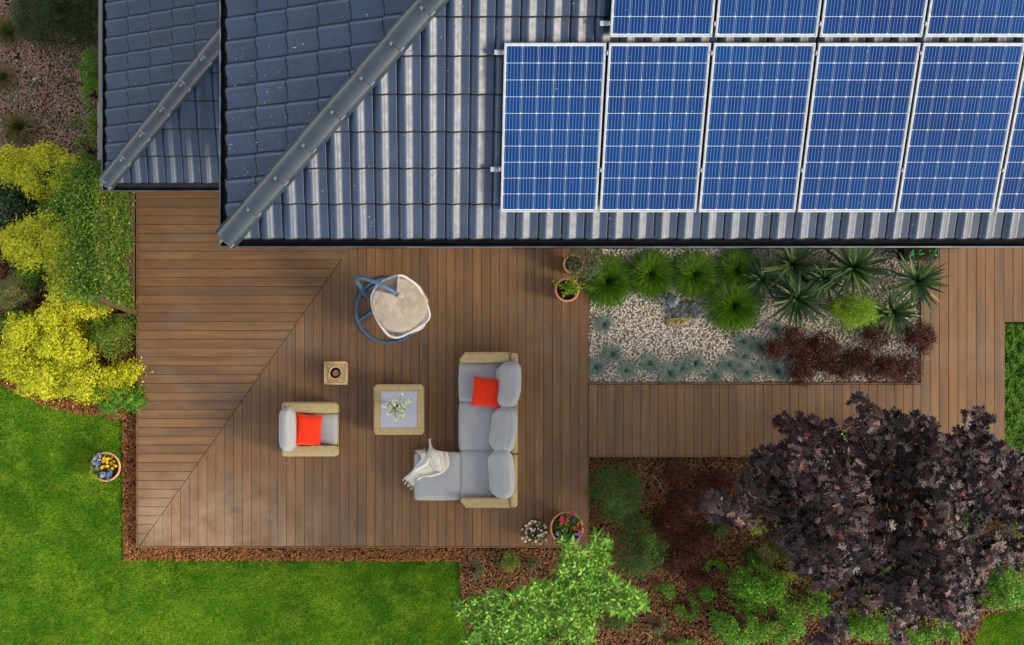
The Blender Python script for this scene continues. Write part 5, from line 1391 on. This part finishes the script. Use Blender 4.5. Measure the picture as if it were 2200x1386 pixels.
# ---------------------------------------------------------------- pots and flowers
def flower_tmpl(n=5):
    v = [(0, 0, -.05)]; f = []
    for k in range(n):
        a = 2 * PI * k / n
        for da, rr in ((-.42, .36), (-.3, .5), (.3, .5), (.42, .36)): v.append((math.cos(a + da) * rr, math.sin(a + da) * rr, .06 if rr > .4 else 0))
    m = len(v) - 1
    for i in range(m): f.append((0, 1 + i, 1 + (i + 1) % m))
    return np.array(v), f
FLW = flower_tmpl()
def flowers(name, pts, size, mat, parent, r, tiltf=.5):
    pts = np.array(pts); n = len(pts); nn = np.stack([r.normal(0, tiltf, n), r.normal(0, tiltf, n), np.ones(n)], 1)
    return mobj(name, scatter(name, FLW[0], FLW[1], pts, r.normal(0, 1, (n, 3)), nn, size * r.uniform(.8, 1.2, n)), mat, parent, kind='stuff')
M_FY = simple('petal_yellow', '#e0b400', '#e8c20c', 30, .6, .2, island='#d8a000', var=.1)
M_FB = simple('petal_pale_blue', '#9ba4c4', '#b9bed0', 60, .6, .2, island='#6a74a6', var=.2)
M_FBC = simple('petal_dark_eye', '#2a2c50', None, 5, .6, .2)
M_FP = simple('petal_blush', '#dcb9b0', '#e4cfc6', 40, .6, .2, island='#c99f9c', var=.1)
M_FM = simple('petal_magenta', '#b5146a', '#c43a50', 20, .6, .2, island='#c22a3c', var=.15)
M_FR = simple('petal_coral', '#c24438', '#b8303f', 20, .6, .2, var=.15)
M_FV = simple('petal_violet', '#4b3486', '#5f4898', 20, .6, .2, island='#8c86b4', var=.2)
M_FL = simple('petal_lilac', '#b9a4cc', None, 20, .6, .2)
def pot(name, label, px, py, rpx, h, mat, z0=0.0, rim=.03, soil=.045):
    zt = z0 + h; c = P(px, py, zt); R_ = rpx * (CAM_H - zt) / F_PX
    o = thing(name, label, 'flower pot', (c.x, c.y, z0)); o['zt'] = h; o['R'] = R_
    lathe('pot_body', [(0, .002), (R_ * .66, .002), (R_ * .7, .02), (R_ * .9, h - .06), (R_ * .99, h - .055), (R_, h - .01), (R_ - .006, h), (R_ - rim + .004, h), (R_ - rim, h - .012), (R_ - rim - .008, h - soil - .02)], mat, o, 44)
    lathe('soil', [(0, h - soil + .008), (R_ * .5, h - soil + .004), (R_ - rim - .002, h - soil)], M_SOIL, o, 24)
    return o, R_, h
def foliage(parent, name, r, n, cx, cy, z, rx, ry, rz, mat, leaf, tm=LEAF, w=.7, up=.8):
    u = np.sqrt(r.random(n)); a = r.uniform(0, 2 * PI, n)
    pos = np.stack([cx + np.cos(a) * u * rx, cy + np.sin(a) * u * ry, z + rz * r.random(n) * (1 - .6 * u * u)], 1)
    nn = np.stack([np.cos(a) * u * .6 + r.normal(0, .4, n), np.sin(a) * u * .6 + r.normal(0, .4, n), np.full(n, up)], 1)
    d = np.stack([np.cos(a), np.sin(a), np.zeros(n)], 1) * .8 + r.normal(0, .6, (n, 3))
    sz = leaf * r.uniform(.6, 1.2, n)
    return mobj(name, scatter(name, tm[0], tm[1], pos, d, nn, sz, sz * w), mat, parent, kind='stuff')
def rel(o, pts, z): return [tuple(P(x_, y_, o.location.z + z) - Vector((o.location.x, o.location.y, o.location.z))) for x_, y_ in pts]
# pot on the lawn
po, R_, h = pot('flower_pot', 'terracotta pot of yellow and pale blue pansies standing on the lawn', 226.5, 1003, 32, .30, M_TERRA2, ZG, soil=.03)
r = rng(700)
foliage(po, 'leaves', r, 260, -.05, 0, h - .02, .17, .18, .07, L_DKG, .05); foliage(po, 'leaves', r, 170, -.14, -.10, h, .1, .1, .06, leafmat('leaf_lime_trailing', '#9aa51c', '#a8b020', '#6d8a1a'), .035)
zpix = lambda zx, zy: (180 + zx / 15.4, 960 + zy / 15.4)
yel = [(690, 390), (750, 430), (800, 400), (650, 470), (640, 520), (770, 520), (920, 380), (1000, 490), (950, 560), (900, 540), (600, 690), (640, 660), (735, 655), (780, 640), (950, 720), (1060, 640), (990, 600)]
flowers('pansy_yellow', rel(po, [zpix(*q) for q in yel], h + .07), .062, M_FY, po, r, .3)
blu = [(360, 330), (370, 380), (500, 260), (540, 320), (480, 400), (520, 430), (430, 520), (360, 560), (500, 560), (430, 630), (460, 700), (730, 280), (850, 780), (880, 870), (840, 930), (700, 900), (600, 900), (770, 990), (820, 1100), (620, 960), (880, 960)]
flowers('pansy_blue', rel(po, [zpix(*q) for q in blu], h + .06), .066, M_FB, po, r, .35)
flowers('pansy_eye', rel(po, [zpix(*q) for q in blu[::2]], h + .068), .026, M_FBC, po, r, .35)
# large pot at the terrace corner
po, R_, h = pot('flower_pot', 'large terracotta pot of red and violet petunias at the terrace corner', 1218, 1135, 36, .40, M_TERRA, soil=.04)
foliage(po, 'leaves', r, 420, .02, .0, h - .03, R_ * .82, R_ * .85, .10, L_DKG, .055); foliage(po, 'leaves', r, 160, .04, .1, h + .02, R_ * .6, R_ * .5, .1, L_BRT, .05)
zp = lambda zx, zy: (1100 + zx / 11.55, 1080 + zy / 11.55)
flowers('petunia_magenta', rel(po, [zp(*q) for q in ((1300, 460), (1370, 440), (1240, 420), (1470, 265), (1340, 480))], h + .13), .085, M_FM, po, r)
flowers('petunia_coral', rel(po, [zp(*q) for q in ((1500, 290), (1650, 520), (1750, 590), (1565, 650), (1240, 520), (1690, 740), (1390, 440))], h + .11), .07, M_FR, po, r)
flowers('petunia_violet', rel(po, [zp(*q) for q in ((1600, 790), (1660, 840), (1580, 930), (1230, 920), (1700, 810), (1540, 450), (1300, 860), (1150, 780))], h + .09), .07, M_FV, po, r)
# ball of blush flowers
po, R_, h = pot('flower_pot', 'pot hidden under a ball of blush white flowers near the terrace edge', 1148, 1143, 20, .25, M_TERRA)
foliage(po, 'leaves', r, 700, 0, 0, h - .06, .19, .19, .17, L_DKG, .04)
bl = [(500, 460), (440, 510), (575, 475), (670, 480), (690, 520), (630, 565), (350, 575), (410, 540), (260, 660), (240, 680), (370, 660), (350, 745), (480, 750), (520, 800), (560, 660), (545, 700), (650, 650), (800, 560), (830, 610), (840, 740),
      (660, 820), (740, 800), (790, 770), (750, 830), (290, 860), (260, 890), (370, 860), (330, 920), (435, 925), (580, 885), (500, 1000), (625, 1020), (700, 1025), (765, 990), (845, 940), (335, 965), (590, 970), (440, 640), (490, 690)]
flowers('blush_flower', rel(po, [zp(*q) for q in bl], h + .10), .045, M_FP, po, r, .6)
flowers('lilac_flower', rel(po, [zp(*q) for q in ((450, 590), (440, 620), (720, 690), (480, 660), (710, 800))], h + .13), .04, M_FL, po, r, .6)
# two pots by the gravel bed
po, R_, h = pot('flower_pot', 'terracotta pot with a sprawling light green plant beside the first tussock', 1218.5, 622, 26.5, .36, M_TERRA)
LG_ = leafmat('leaf_light_green', '#6f9a14', '#86ab1c', '#a6bd30')
rr = random.Random(12)
z4 = lambda zx, zy: (1180 + zx / 10.66, 530 + zy / 10.66)
for q, (tx_, ty_) in enumerate([(80, 830), (430, 690), (640, 640), (780, 840), (950, 910), (770, 990), (320, 1140), (560, 1080), (300, 940), (520, 700), (460, 860), (500, 960), (420, 1060), (620, 800), (640, 1100), (380, 980)]):
    zt = h + rr.uniform(.03, .2); tp = Vector(rel(po, [z4(tx_, ty_)], zt)[0]); s0_ = Vector((rr.uniform(-.03, .05), rr.uniform(-.03, .03), h - .04))
    pts = [s0_.lerp(tp, t) + Vector((0, 0, .05 * math.sin(PI * t))) for t in np.linspace(0, 1, 6)]
    tube('stem', pts, .003, L_DKG, po, 4)
    n = 24; t = r.uniform(.25, 1.03, n); pos = np.array([s0_.lerp(tp, min(k_, 1.0)) + Vector((0, 0, .05 * math.sin(PI * min(k_, 1)))) for k_ in t]) + r.normal(0, .012, (n, 3))
    mobj('leaves', scatter('leaves', LEAF[0], LEAF[1], pos, r.normal(0, 1, (n, 3)), np.stack([r.normal(0, .5, n), r.normal(0, .5, n), np.ones(n)], 1), r.uniform(.025, .045, n), .03), LG_, po, kind='stuff')
po, R_, h = pot('flower_pot', 'pale terracotta pot with a grey green bush next to the house wall', 1232.5, 567, 22.5, .40, M_TERRA2)
foliage(po, 'leaves', r, 1500, .17, .05, h - .02, .27, .26, .36, L_OLG, .045, LEAF2, .5)
for q in range(7): tube('stem', [(0, 0, h - .05), (.08, .02, h + .1), (.17 + rr.uniform(-.15, .15), .05 + rr.uniform(-.15, .15), h + .25)], .004, M_BARK, po, 4)
# black planter half under the gutter
c = P(1980, 545, .3); bp = thing('planter', 'black planter with small bright green leaves half hidden under the gutter', 'planter', (c.x, c.y + .03, 0))
box('planter_box', (-.26, -.1, .002), (.26, .22, .30), M_PLBLK, bp, .01, 2); box('soil', (-.235, -.075, .29), (.235, .195, .304), M_SOIL, bp)
for q, (x_, col_) in enumerate(((-.2, 0), (-.12, 0), (.09, 0), (.15, 0))):
    tube('stem', [(x_, -.02, .3), (x_ + .02, -.06, .42), (x_ + .01, -.05, .5)], .004, L_BRT, bp, 5)
foliage(bp, 'leaves', r, 9, -.16, -.05, .48, .06, .03, .03, leafmat('leaf_emerald', '#1f9a3e', '#27a84a', None), .07); foliage(bp, 'leaves', r, 9, .12, -.05, .48, .06, .03, .03, bpy.data.materials['leaf_emerald'], .07)
# pot of flowers showing between maple leaves
po, R_, h = pot('flower_pot', 'pot of white and blue flowers half hidden by the purple maple on the walkway', 1806, 945, 24, .3, M_TERRA)
foliage(po, 'leaves', r, 240, 0, 0, h - .03, R_, R_, .08, L_DKG, .05)
flowers('white_flower', rel(po, [(1800, 936), (1808, 932), (1815, 944), (1796, 946), (1811, 938), (1820, 948)], h + .1), .05, M_PETAL, po, r, .5); flowers('blue_flower', rel(po, [(1797, 950), (1806, 951), (1813, 950)], h + .09), .05, M_FV, po, r, .5)

# ---------------------------------------------------------------- stones in the gravel
def rock(name, label, poly, h, mat, seed, z=GZ, dome=.35):
    c = P(sum(q[0] for q in poly) / len(poly), sum(q[1] for q in poly) / len(poly), z + h * .7); rr = random.Random(seed)
    pts = [P(q[0], q[1], z + h * .7) - Vector((c.x, c.y, z + h * .7)) for q in poly]
    bm = bmesh.new(); rings = []; fine = []
    n = len(pts)
    for i in range(n):
        for t in (0, .34, .67): p = pts[i].lerp(pts[(i + 1) % n], t); fine.append(Vector((p.x * (1 + rr.uniform(-.05, .05)), p.y * (1 + rr.uniform(-.05, .05)), 0)))
    for k, (s, zz) in enumerate(((1.05, -.05), (1.0, h * .35), (.95, h * .8), (.78, h), (.5, h * (1 + dome * .3)), (.22, h * (1 + dome * .4)))):
        rings.append([bm.verts.new((p.x * s + rr.uniform(-.012, .012), p.y * s + rr.uniform(-.012, .012), zz + (rr.uniform(-.02, .02) if k > 1 else 0))) for p in fine])
    m = len(fine)
    for a, b in zip(rings[:-1], rings[1:]):
        for i in range(m): bm.faces.new((a[i], a[(i + 1) % m], b[(i + 1) % m], b[i]))
    bm.faces.new(rings[-1])
    o = mobj(name, bmd(name, bm), mat); o.location = (c.x, c.y, z); return tag(o, label, 'stone')
M_SLATE = simple('slate', '#4c5350', '#737a74', 9, .75, .3, bump=.8, bs=25, bd=.02, p0=.4, p1=.62)
M_ROCK = simple('grey_rock', '#5d6a68', '#8f9a96', 12, .75, .3, bump=.8, bs=30, bd=.02)
M_FLAG = simple('ochre_flagstone', '#a79a68', '#8b845e', 10, .8, .2, bump=.5, bs=40, bd=.01)
rock('stone', 'large dark slate stone lying on the gravel', [(1441, 668), (1446, 656), (1462, 647), (1480, 650), (1500, 645), (1510, 655), (1508, 668), (1512, 676), (1500, 684), (1480, 682), (1462, 684), (1446, 681)], .16, M_SLATE, 3)
rock('stone', 'rounded bluish grey stone above the slate', [(1433, 650), (1437, 636), (1448, 630), (1459, 636), (1459, 650), (1449, 661), (1440, 662)], .18, M_ROCK, 5, dome=.8)
rock('stone', 'flat ochre stone in front of the slate', [(1429, 686), (1436, 681), (1462, 681), (1488, 680), (1486, 690), (1462, 699), (1448, 701), (1436, 697)], .10, M_FLAG, 7, dome=.05)

# ---------------------------------------------------------------- trees
def leaf_mesh(name, tm, mat): me = pyd(name, tm[0], tm[1]); me.materials.append(mat); return me
def place_leaves(root, me, pos, d, n_, size, width, origin):
    d = norm(d); x_ = norm(np.cross(d, n_)); nn = np.cross(x_, d)
    for i in range(len(pos)):
        o = bpy.data.objects.new('leaf', me); link(o, root)
        s, w = size[i], width[i]
        o.matrix_local = Matrix(((x_[i, 0] * w, d[i, 0] * s, nn[i, 0] * w, pos[i, 0]), (x_[i, 1] * w, d[i, 1] * s, nn[i, 1] * w, pos[i, 1]), (x_[i, 2] * w, d[i, 2] * s, nn[i, 2] * w, pos[i, 2]), (0, 0, 0, 1)))
def poisson(r, poly, n, dmin, inset=0.0):
    x, y = in_poly_points(r, poly, n * 14); k = np.ones(len(x), bool)
    for a_ in np.arange(8) * PI / 4:
        if inset: k &= inside(poly, x + inset * math.cos(a_), y + inset * math.sin(a_))
    x, y = x[k], y[k]; out = []; cell = {}
    for a, b in zip(x, y):
        k = (int(a / dmin), int(b / dmin))
        if any((a - c[0]) ** 2 + (b - c[1]) ** 2 < dmin * dmin for i in (-1, 0, 1) for j in (-1, 0, 1) for c in cell.get((k[0] + i, k[1] + j), [])): continue
        cell.setdefault(k, []).append((a, b)); out.append((a, b))
        if len(out) >= n: break
    return np.array(out)
# lime green ash-like tree
base = P(1165, 1345, ZG); lt = thing('tree', 'young lime green leafy tree below the terrace, reaching over its corner', 'tree', tuple(base))
LTP = [(1188, 1162), (1217, 1124), (1248, 1166), (1262, 1176), (1268, 1146), (1300, 1136), (1334, 1165), (1328, 1222), (1350, 1245), (1398, 1272), (1396, 1308), (1345, 1332), (1300, 1322), (1290, 1386), (1296, 1450), (975, 1450), (985, 1386), (1012, 1350), (962, 1322), (966, 1285), (1006, 1280), (1060, 1258), (1112, 1262), (1150, 1240), (1188, 1238), (1202, 1190)]
r = rng(800); tips = []
for zl, m, dm in ((2.6, 210, .105), (2.05, 170, .115), (1.5, 120, .14)):
    pl = wpoly(LTP, zl); q = poisson(r, pl, m, dm, .10)
    zz = zl + .55 * nval(q[:, 0], q[:, 1], 1.8, zl) + r.normal(0, .08, len(q))
    tips.append(np.column_stack([q, zz]))
top = tips[0]; tips = np.concatenate(tips) - np.array(base)
hubs = []
trunk_top = Vector((0, 0, 1.25))
tube('trunk', [(0, 0, -.02), (.03, .02, .5), (0, .03, .95), tuple(trunk_top)], [.05, .042, .036, .03], M_BARK, lt, 8)
bmx = bmesh.new(); hubp = poisson(r, wpoly(LTP, 1.9), 15, .45) - np.array(base)[:2]
hubs = [Vector((a * .8, b * .8, 1.45 + r.uniform(0, .3))) for a, b in hubp]
for hb in hubs:
    tube('branch', [tuple(trunk_top * .75), tuple(trunk_top.lerp(hb, .5) + Vector((0, 0, -.06))), tuple(hb)], [.022, .016, .010], M_BARK, lt, 6)
for t in tips:
    t = Vector(t); hb = min(hubs, key=lambda q: (q - t).length); tube_bm(bmx, [hb, hb.lerp(t, .5) + Vector((0, 0, .03)), t], [.006, .005, .003], 4)
mobj('twigs', bmd('twigs', bmx, True), M_BARK, lt, kind='stuff')
def whorls(r, tips, per, L0, L1, lay):
    n = len(tips) * per; T = np.repeat(tips, per, 0); k = np.tile(np.arange(per), len(tips)); lv = k / per
    a = k * 2.39996 + np.repeat(r.uniform(0, 6.28, len(tips)), per) + r.normal(0, .15, n)
    lift = np.radians(48 - 62 * lv + r.normal(0, 9, n)); L = r.uniform(L0, L1, n) * (.62 + .5 * lv)
    d = np.stack([np.cos(a) * np.cos(lift), np.sin(a) * np.cos(lift), np.sin(lift)], 1)
    nn = np.stack([-np.cos(a) * np.sin(lift), -np.sin(a) * np.sin(lift), np.cos(lift)], 1) + r.normal(0, .22, (n, 3))
    pos = T + d * .015 + np.stack([np.zeros(n), np.zeros(n), -.13 * lv], 1)
    return pos, d, nn, L
ASH = ([(0, 0, 0), (.5, .3, .16), (.42, .62, .12), (0, 1, -.12), (-.42, .62, .12), (-.5, .3, .16), (0, .32, -.02), (0, .64, -.03)], [(0, 1, 6), (1, 2, 7), (1, 7, 6), (2, 3, 7), (3, 4, 7), (4, 5, 6), (4, 6, 7), (5, 0, 6)])
_ = 0
pos, d, nn, L = whorls(r, tips, 11, .085, .14, 0)
isb = np.zeros(len(pos), bool)
vis_ = [i for i in range(len(top) * 11) if px_of(Vector(pos[i]) + base)[1] < 1380]
pick = np.array([vis_[int(i)] for i in np.linspace(0, len(vis_) - 1, 300)]); isb[pick] = True
ASHM = leaf_mesh('leaf', ASH, L_LIME)
yng = (np.arange(len(pos)) % 11) < 4; ASHY = leaf_mesh('leaf', ASH, L_YNG)
for msk, me_ in ((isb & yng, ASHY), (isb & ~yng, ASHM)): place_leaves(lt, me_, pos[msk], d[msk], nn[msk], L[msk], L[msk] * .35, base)
for msk, mt_, nm_ in ((~isb & yng, L_YNG, 'young_foliage'), (~isb & ~yng, L_LIME, 'foliage')):
    mobj(nm_, scatter(nm_, ASH[0], ASH[1], pos[msk], d[msk], nn[msk], L[msk], L[msk] * .35), mt_, lt, kind='stuff')

# purple maple
half = [(0, 1), (.07, .82), (.19, .84), (.13, .64), (.24, .6), (.34, .76), (.56, .86), (.5, .66), (.68, .56), (.44, .42), (.52, .32), (.74, .2), (.42, .14), (.14, .1)]
out_ = half + [(0, 0)] + [(-a, b) for a, b in half[:0:-1]]
mv = [(a, b, .10 - .28 * (a * a * 1.2 + (b - .35) ** 2) + (.035 if i % 2 else -.02)) for i, (a, b) in enumerate(out_)] + [(0, .36, .0)]
MAP = (mv, [(i, (i + 1) % len(out_), len(out_)) for i in range(len(out_))])
base = P(1860, 1165, ZG); mp = thing('maple_tree', 'purple leaved maple tree overhanging the right walkway', 'tree', tuple(base))
MPP = [(1655, 905), (1690, 884), (1745, 898), (1795, 912), (1800, 945), (1826, 948), (1812, 884), (1848, 850), (1890, 876), (1950, 888), (2010, 908), (2040, 925), (2055, 925), (2070, 890), (2102, 884), (2140, 895), (2135, 945), (2205, 980), (2330, 1000), (2330, 1240), (2120, 1215),
       (2108, 1290), (2112, 1335), (2062, 1352), (2040, 1330), (1985, 1330), (1955, 1350), (1948, 1450), (1905, 1450), (1925, 1370), (1905, 1318), (1830, 1312), (1822, 1345), (1815, 1450), (1722, 1450), (1728, 1372), (1785, 1325), (1790, 1285), (1752, 1262), (1700, 1225), (1680, 1160), (1600, 1125), (1510, 1118), (1515, 1070), (1592, 1050), (1600, 985), (1612, 958), (1670, 968), (1685, 930)]
r = rng(820); P_, D_, N_, S_ = [], [], [], []
for zl, m, k in ((3.6, 2500, 0), (3.1, 2000, 1), (2.5, 2200, 2), (1.8, 1300, 3)):
    x, y = in_poly_points(r, wpoly(MPP, zl), m * 3); 
    g = nval(x, y, 1.3, 2.0) + .5 * nval(x, y, 3.4, 7.0)
    ed = np.abs(nval(x, y, 6.0, 5.0)); keep = (g > (-.06, -.26, -.5, -.9)[k]) & ((ed > .045) | (k > 1)); ins = np.ones(len(x), bool); pm = wpoly(MPP, zl)
    for a_ in np.arange(8) * PI / 4: ins &= inside(pm, x + .13 * math.cos(a_), y + .13 * math.sin(a_))
    keep &= ins | (nval(x, y, 4.0, 11.0) > .08); x, y, g = x[keep][:m], y[keep][:m], g[keep][:m]; n = len(x)
    cx, cy = P(1900, 1130, zl)[:2]; fall = np.sqrt(((x - cx) / 2.6) ** 2 + ((y - cy) / 2.0) ** 2)
    z = zl - .55 * fall ** 2 * (.8 if k == 0 else .5) + .55 * g + r.normal(0, .1, n)
    # keep the outline of the crown when leaves sink
    x = x * (CAM_H - z) / (CAM_H - zl); y = y * (CAM_H - z) / (CAM_H - zl)
    P_.append(np.stack([x, y, z], 1)); a = r.uniform(0, 2 * PI, n)
    out = np.stack([x - cx, y - cy], 1) * .35
    D_.append(np.stack([np.cos(a) + out[:, 0], np.sin(a) + out[:, 1], r.normal(-.35, .3, n)], 1)); N_.append(np.stack([r.normal(0, .38, n), r.normal(0, .38, n), np.ones(n)], 1)); S_.append(r.uniform(.07, .135, n) * (.9 if k == 0 else 1))
pos = np.concatenate(P_) - np.array(base); d = np.concatenate(D_); nn = np.concatenate(N_); S = np.concatenate(S_)
vis_ = [i for i in range(len(P_[0])) if px_of(Vector(P_[0][i]))[0] < 2195 and px_of(Vector(P_[0][i]))[1] < 1380]
pick = sorted(vis_, key=lambda i: -S[i] - .06 * (pos[i, 2] > 3.4))[:300]; isb = np.zeros(len(pos), bool); isb[pick] = True
MAPM = leaf_mesh('leaf', MAP, L_MAP)
place_leaves(mp, MAPM, pos[isb], d[isb], nn[isb], S[isb], S[isb], base)
red = (~isb) & (r.random(len(pos)) < .05); oth = (~isb) & (~red)
mobj('foliage', scatter('foliage', MAP[0], MAP[1], pos[oth], d[oth], nn[oth], S[oth]), L_MAP, mp, kind='stuff')
mobj('red_foliage', scatter('red_foliage', MAP[0], MAP[1], pos[red], d[red], nn[red], S[red] * .8), L_MAPR, mp, kind='stuff', label='a few younger rusty red leaves')
tube('trunk', [(0, 0, -.03), (.03, .0, .7), (.0, .05, 1.3), (.05, .06, 1.7)], [.10, .085, .075, .06], M_BARKD, mp, 10)
bmx = bmesh.new()
for k in range(18):
    a = k * 2.39996; q = P_[0][r.integers(0, len(P_[0]))] - np.array(base); q = Vector(q) * .93
    tube('branch', [(0, .03, 1.0 + .04 * k), tuple(Vector((0, .03, 1.1 + .04 * k)).lerp(q, .45) + Vector((0, 0, .12))), tuple(q - Vector((0, 0, .25)))], [.035, .018, .006], M_BARKD, mp, 6)
for k in range(420):
    q = Vector(pos[r.integers(0, len(pos))]); e = Vector(q * .8); e.z = q.z - .3; tube_bm(bmx, [e, q.lerp(e, .4) + Vector((0, 0, .03)), q], [.006, .004, .002], 4)
mobj('twigs', bmd('twigs', bmx, True), M_BARKD, mp, kind='stuff')
# yellow green sprays of a shrub growing up through the maple
for i, (px, py, rx, ry, z_, lab) in enumerate([(1665, 1085, 34, 20, 1.9, 'yellow green shoot poking through the left of the maple'), (1700, 1120, 26, 22, 1.9, 'yellow green shoot just below the other in the maple'), (1615, 1130, 30, 30, 1.0, 'sparse yellow green shoots under the left edge of the maple'),
                                             (2085, 1025, 16, 20, 2.6, 'small yellow green spray inside the right half of the maple'), (1700, 1230, 30, 22, 1.2, 'yellow green sprig at the lower left fringe of the maple'), (1865, 1290, 26, 24, 2.0, 'green sprig inside the lower maple')]):
    shrub('shoot', lab, px, py, rx, ry, z_ - ZG, leafmat('leaf_shoot', '#8a9a18', '#6f8a16', '#a8ab2a') if i == 0 else bpy.data.materials['leaf_shoot'], 'shoot', 330, .035, 9, .07, 860 + i, 'yellow green shoots among the maple leaves', LEAF, .7, low=.1)

# ---------------------------------------------------------------- small plants and twigs
for i, (px, py, rp, mt, lab) in enumerate([(172, 76, 13, L_OLG, 'small olive rosette under the pale stonecrop'), (92, 108, 11, 'rust', 'tiny rust orange plant on the top left mulch'), (77, 171, 14, L_DKG, 'small rosette with a white flower in the open top left mulch'),
                                       (153, 130, 12, L_OLG, 'small plant with a white flower beside the feathery bush'), (144, 181, 12, L_DKG, 'small rosette right of the brown stem'), (30, 200, 15, L_BRT, 'tiny pair of green sprouts at the left of the top left mulch'), (118, 253, 13, L_OLG, 'flat grey plant above the golden shrubs'), (160, 262, 14, L_BRT, 'thin green sprout near the yellow green bush'), (222, 83, 8, L_PALE, 'tiny pale rosette against the roof edge')]):
    if mt == 'rust': mt = leafmat('leaf_rust', '#a8561c', '#96601c', '#b8862c')
    c = P(px, py, ZG + .08); o = thing('small_plant', lab, 'plant', (c.x, c.y, ZG), group='small plants on the top left mulch'); rr_ = rp * (CAM_H - ZG) / F_PX
    foliage(o, 'leaves', rng(900 + i), 34, 0, 0, .02, rr_, rr_, .12, mt, rr_ * .75, LEAF, .45)
    if 'white flower' in lab: flowers('flower', [(0, -.02, .17), (.03, .0, .16)], .045, M_PETAL, o, rng(i))
shrub('stonecrop', 'pale silvery green spike plant next to the top of the lower roof', 202, 22, 9, 20, .4, L_PALE, 'plant', 700, .026, 8, .06, 880, None, LEAF, .9)
shrub('stonecrop', 'broader pale silvery green plant just below the spike', 212, 52, 13, 18, .35, L_PALE, 'plant', 700, .028, 8, .06, 881, None, LEAF, .9)
tag(tube('dry_stem', [tuple(P(*q)) for q in ((109, 138, -.1), (103, 165, -.08), (100, 200, -.1), (97, 230, -.12), (86, 262, -.1), (72, 298, -.13))], .008, simple('dry_brown_stem', '#5e3a26', '#7a5138', 20)), 'long thin brown stem lying across the top left mulch', 'stem')
for i, (a, b, lab) in enumerate([((1404, 1022), (1428, 1060), 'pale dry twig on the mulch near the upper barberries'), ((1510, 1225), (1520, 1205), 'crooked pale twig beside the small bright clump'), ((1380, 1356), (1402, 1372), 'pale wood stick near the bottom edge of the mulch'), ((1416, 1047), (1424, 1030), 'short thin twig crossing the pale one')]):
    A, B = P(*a, ZG + .05), P(*b, ZG + .06); tag(tube('twig', [A, A.lerp(B, .5) + Vector((.01, .015, .01)), B], [.007, .006, .004], simple('pale_twig', '#9a8468', '#b7a184', 20) if i == 0 else bpy.data.materials['pale_twig'], None, 5), lab, 'twig', 'fallen twigs on the mulch')
r = rng(950); n = 90; x, y = in_poly_points(r, wpoly(RECT(300, 560, 1255, 1170), 0), n * 2); x, y = x[:n], y[:n]; x2, y2 = in_poly_points(r, wpoly(RECT(1270, 830, 2150, 975), 0), 60)
x = np.concatenate([x, x2]); y = np.concatenate([y, y2]); n = len(x); a = r.uniform(0, 6.28, n)
me = scatter('deck_litter', CHIP[0], CHIP[1], np.stack([x, y, np.full(n, .004)], 1), np.stack([np.cos(a), np.sin(a), np.zeros(n)], 1), np.tile([0, 0, 1.], (n, 1)), r.uniform(.008, .02, n), r.uniform(.005, .009, n))
tag(mobj('deck_litter', me, bpy.data.materials['dry_petals']), 'tiny pale petals and crumbs on the terrace boards', 'leaf litter', kind='stuff')
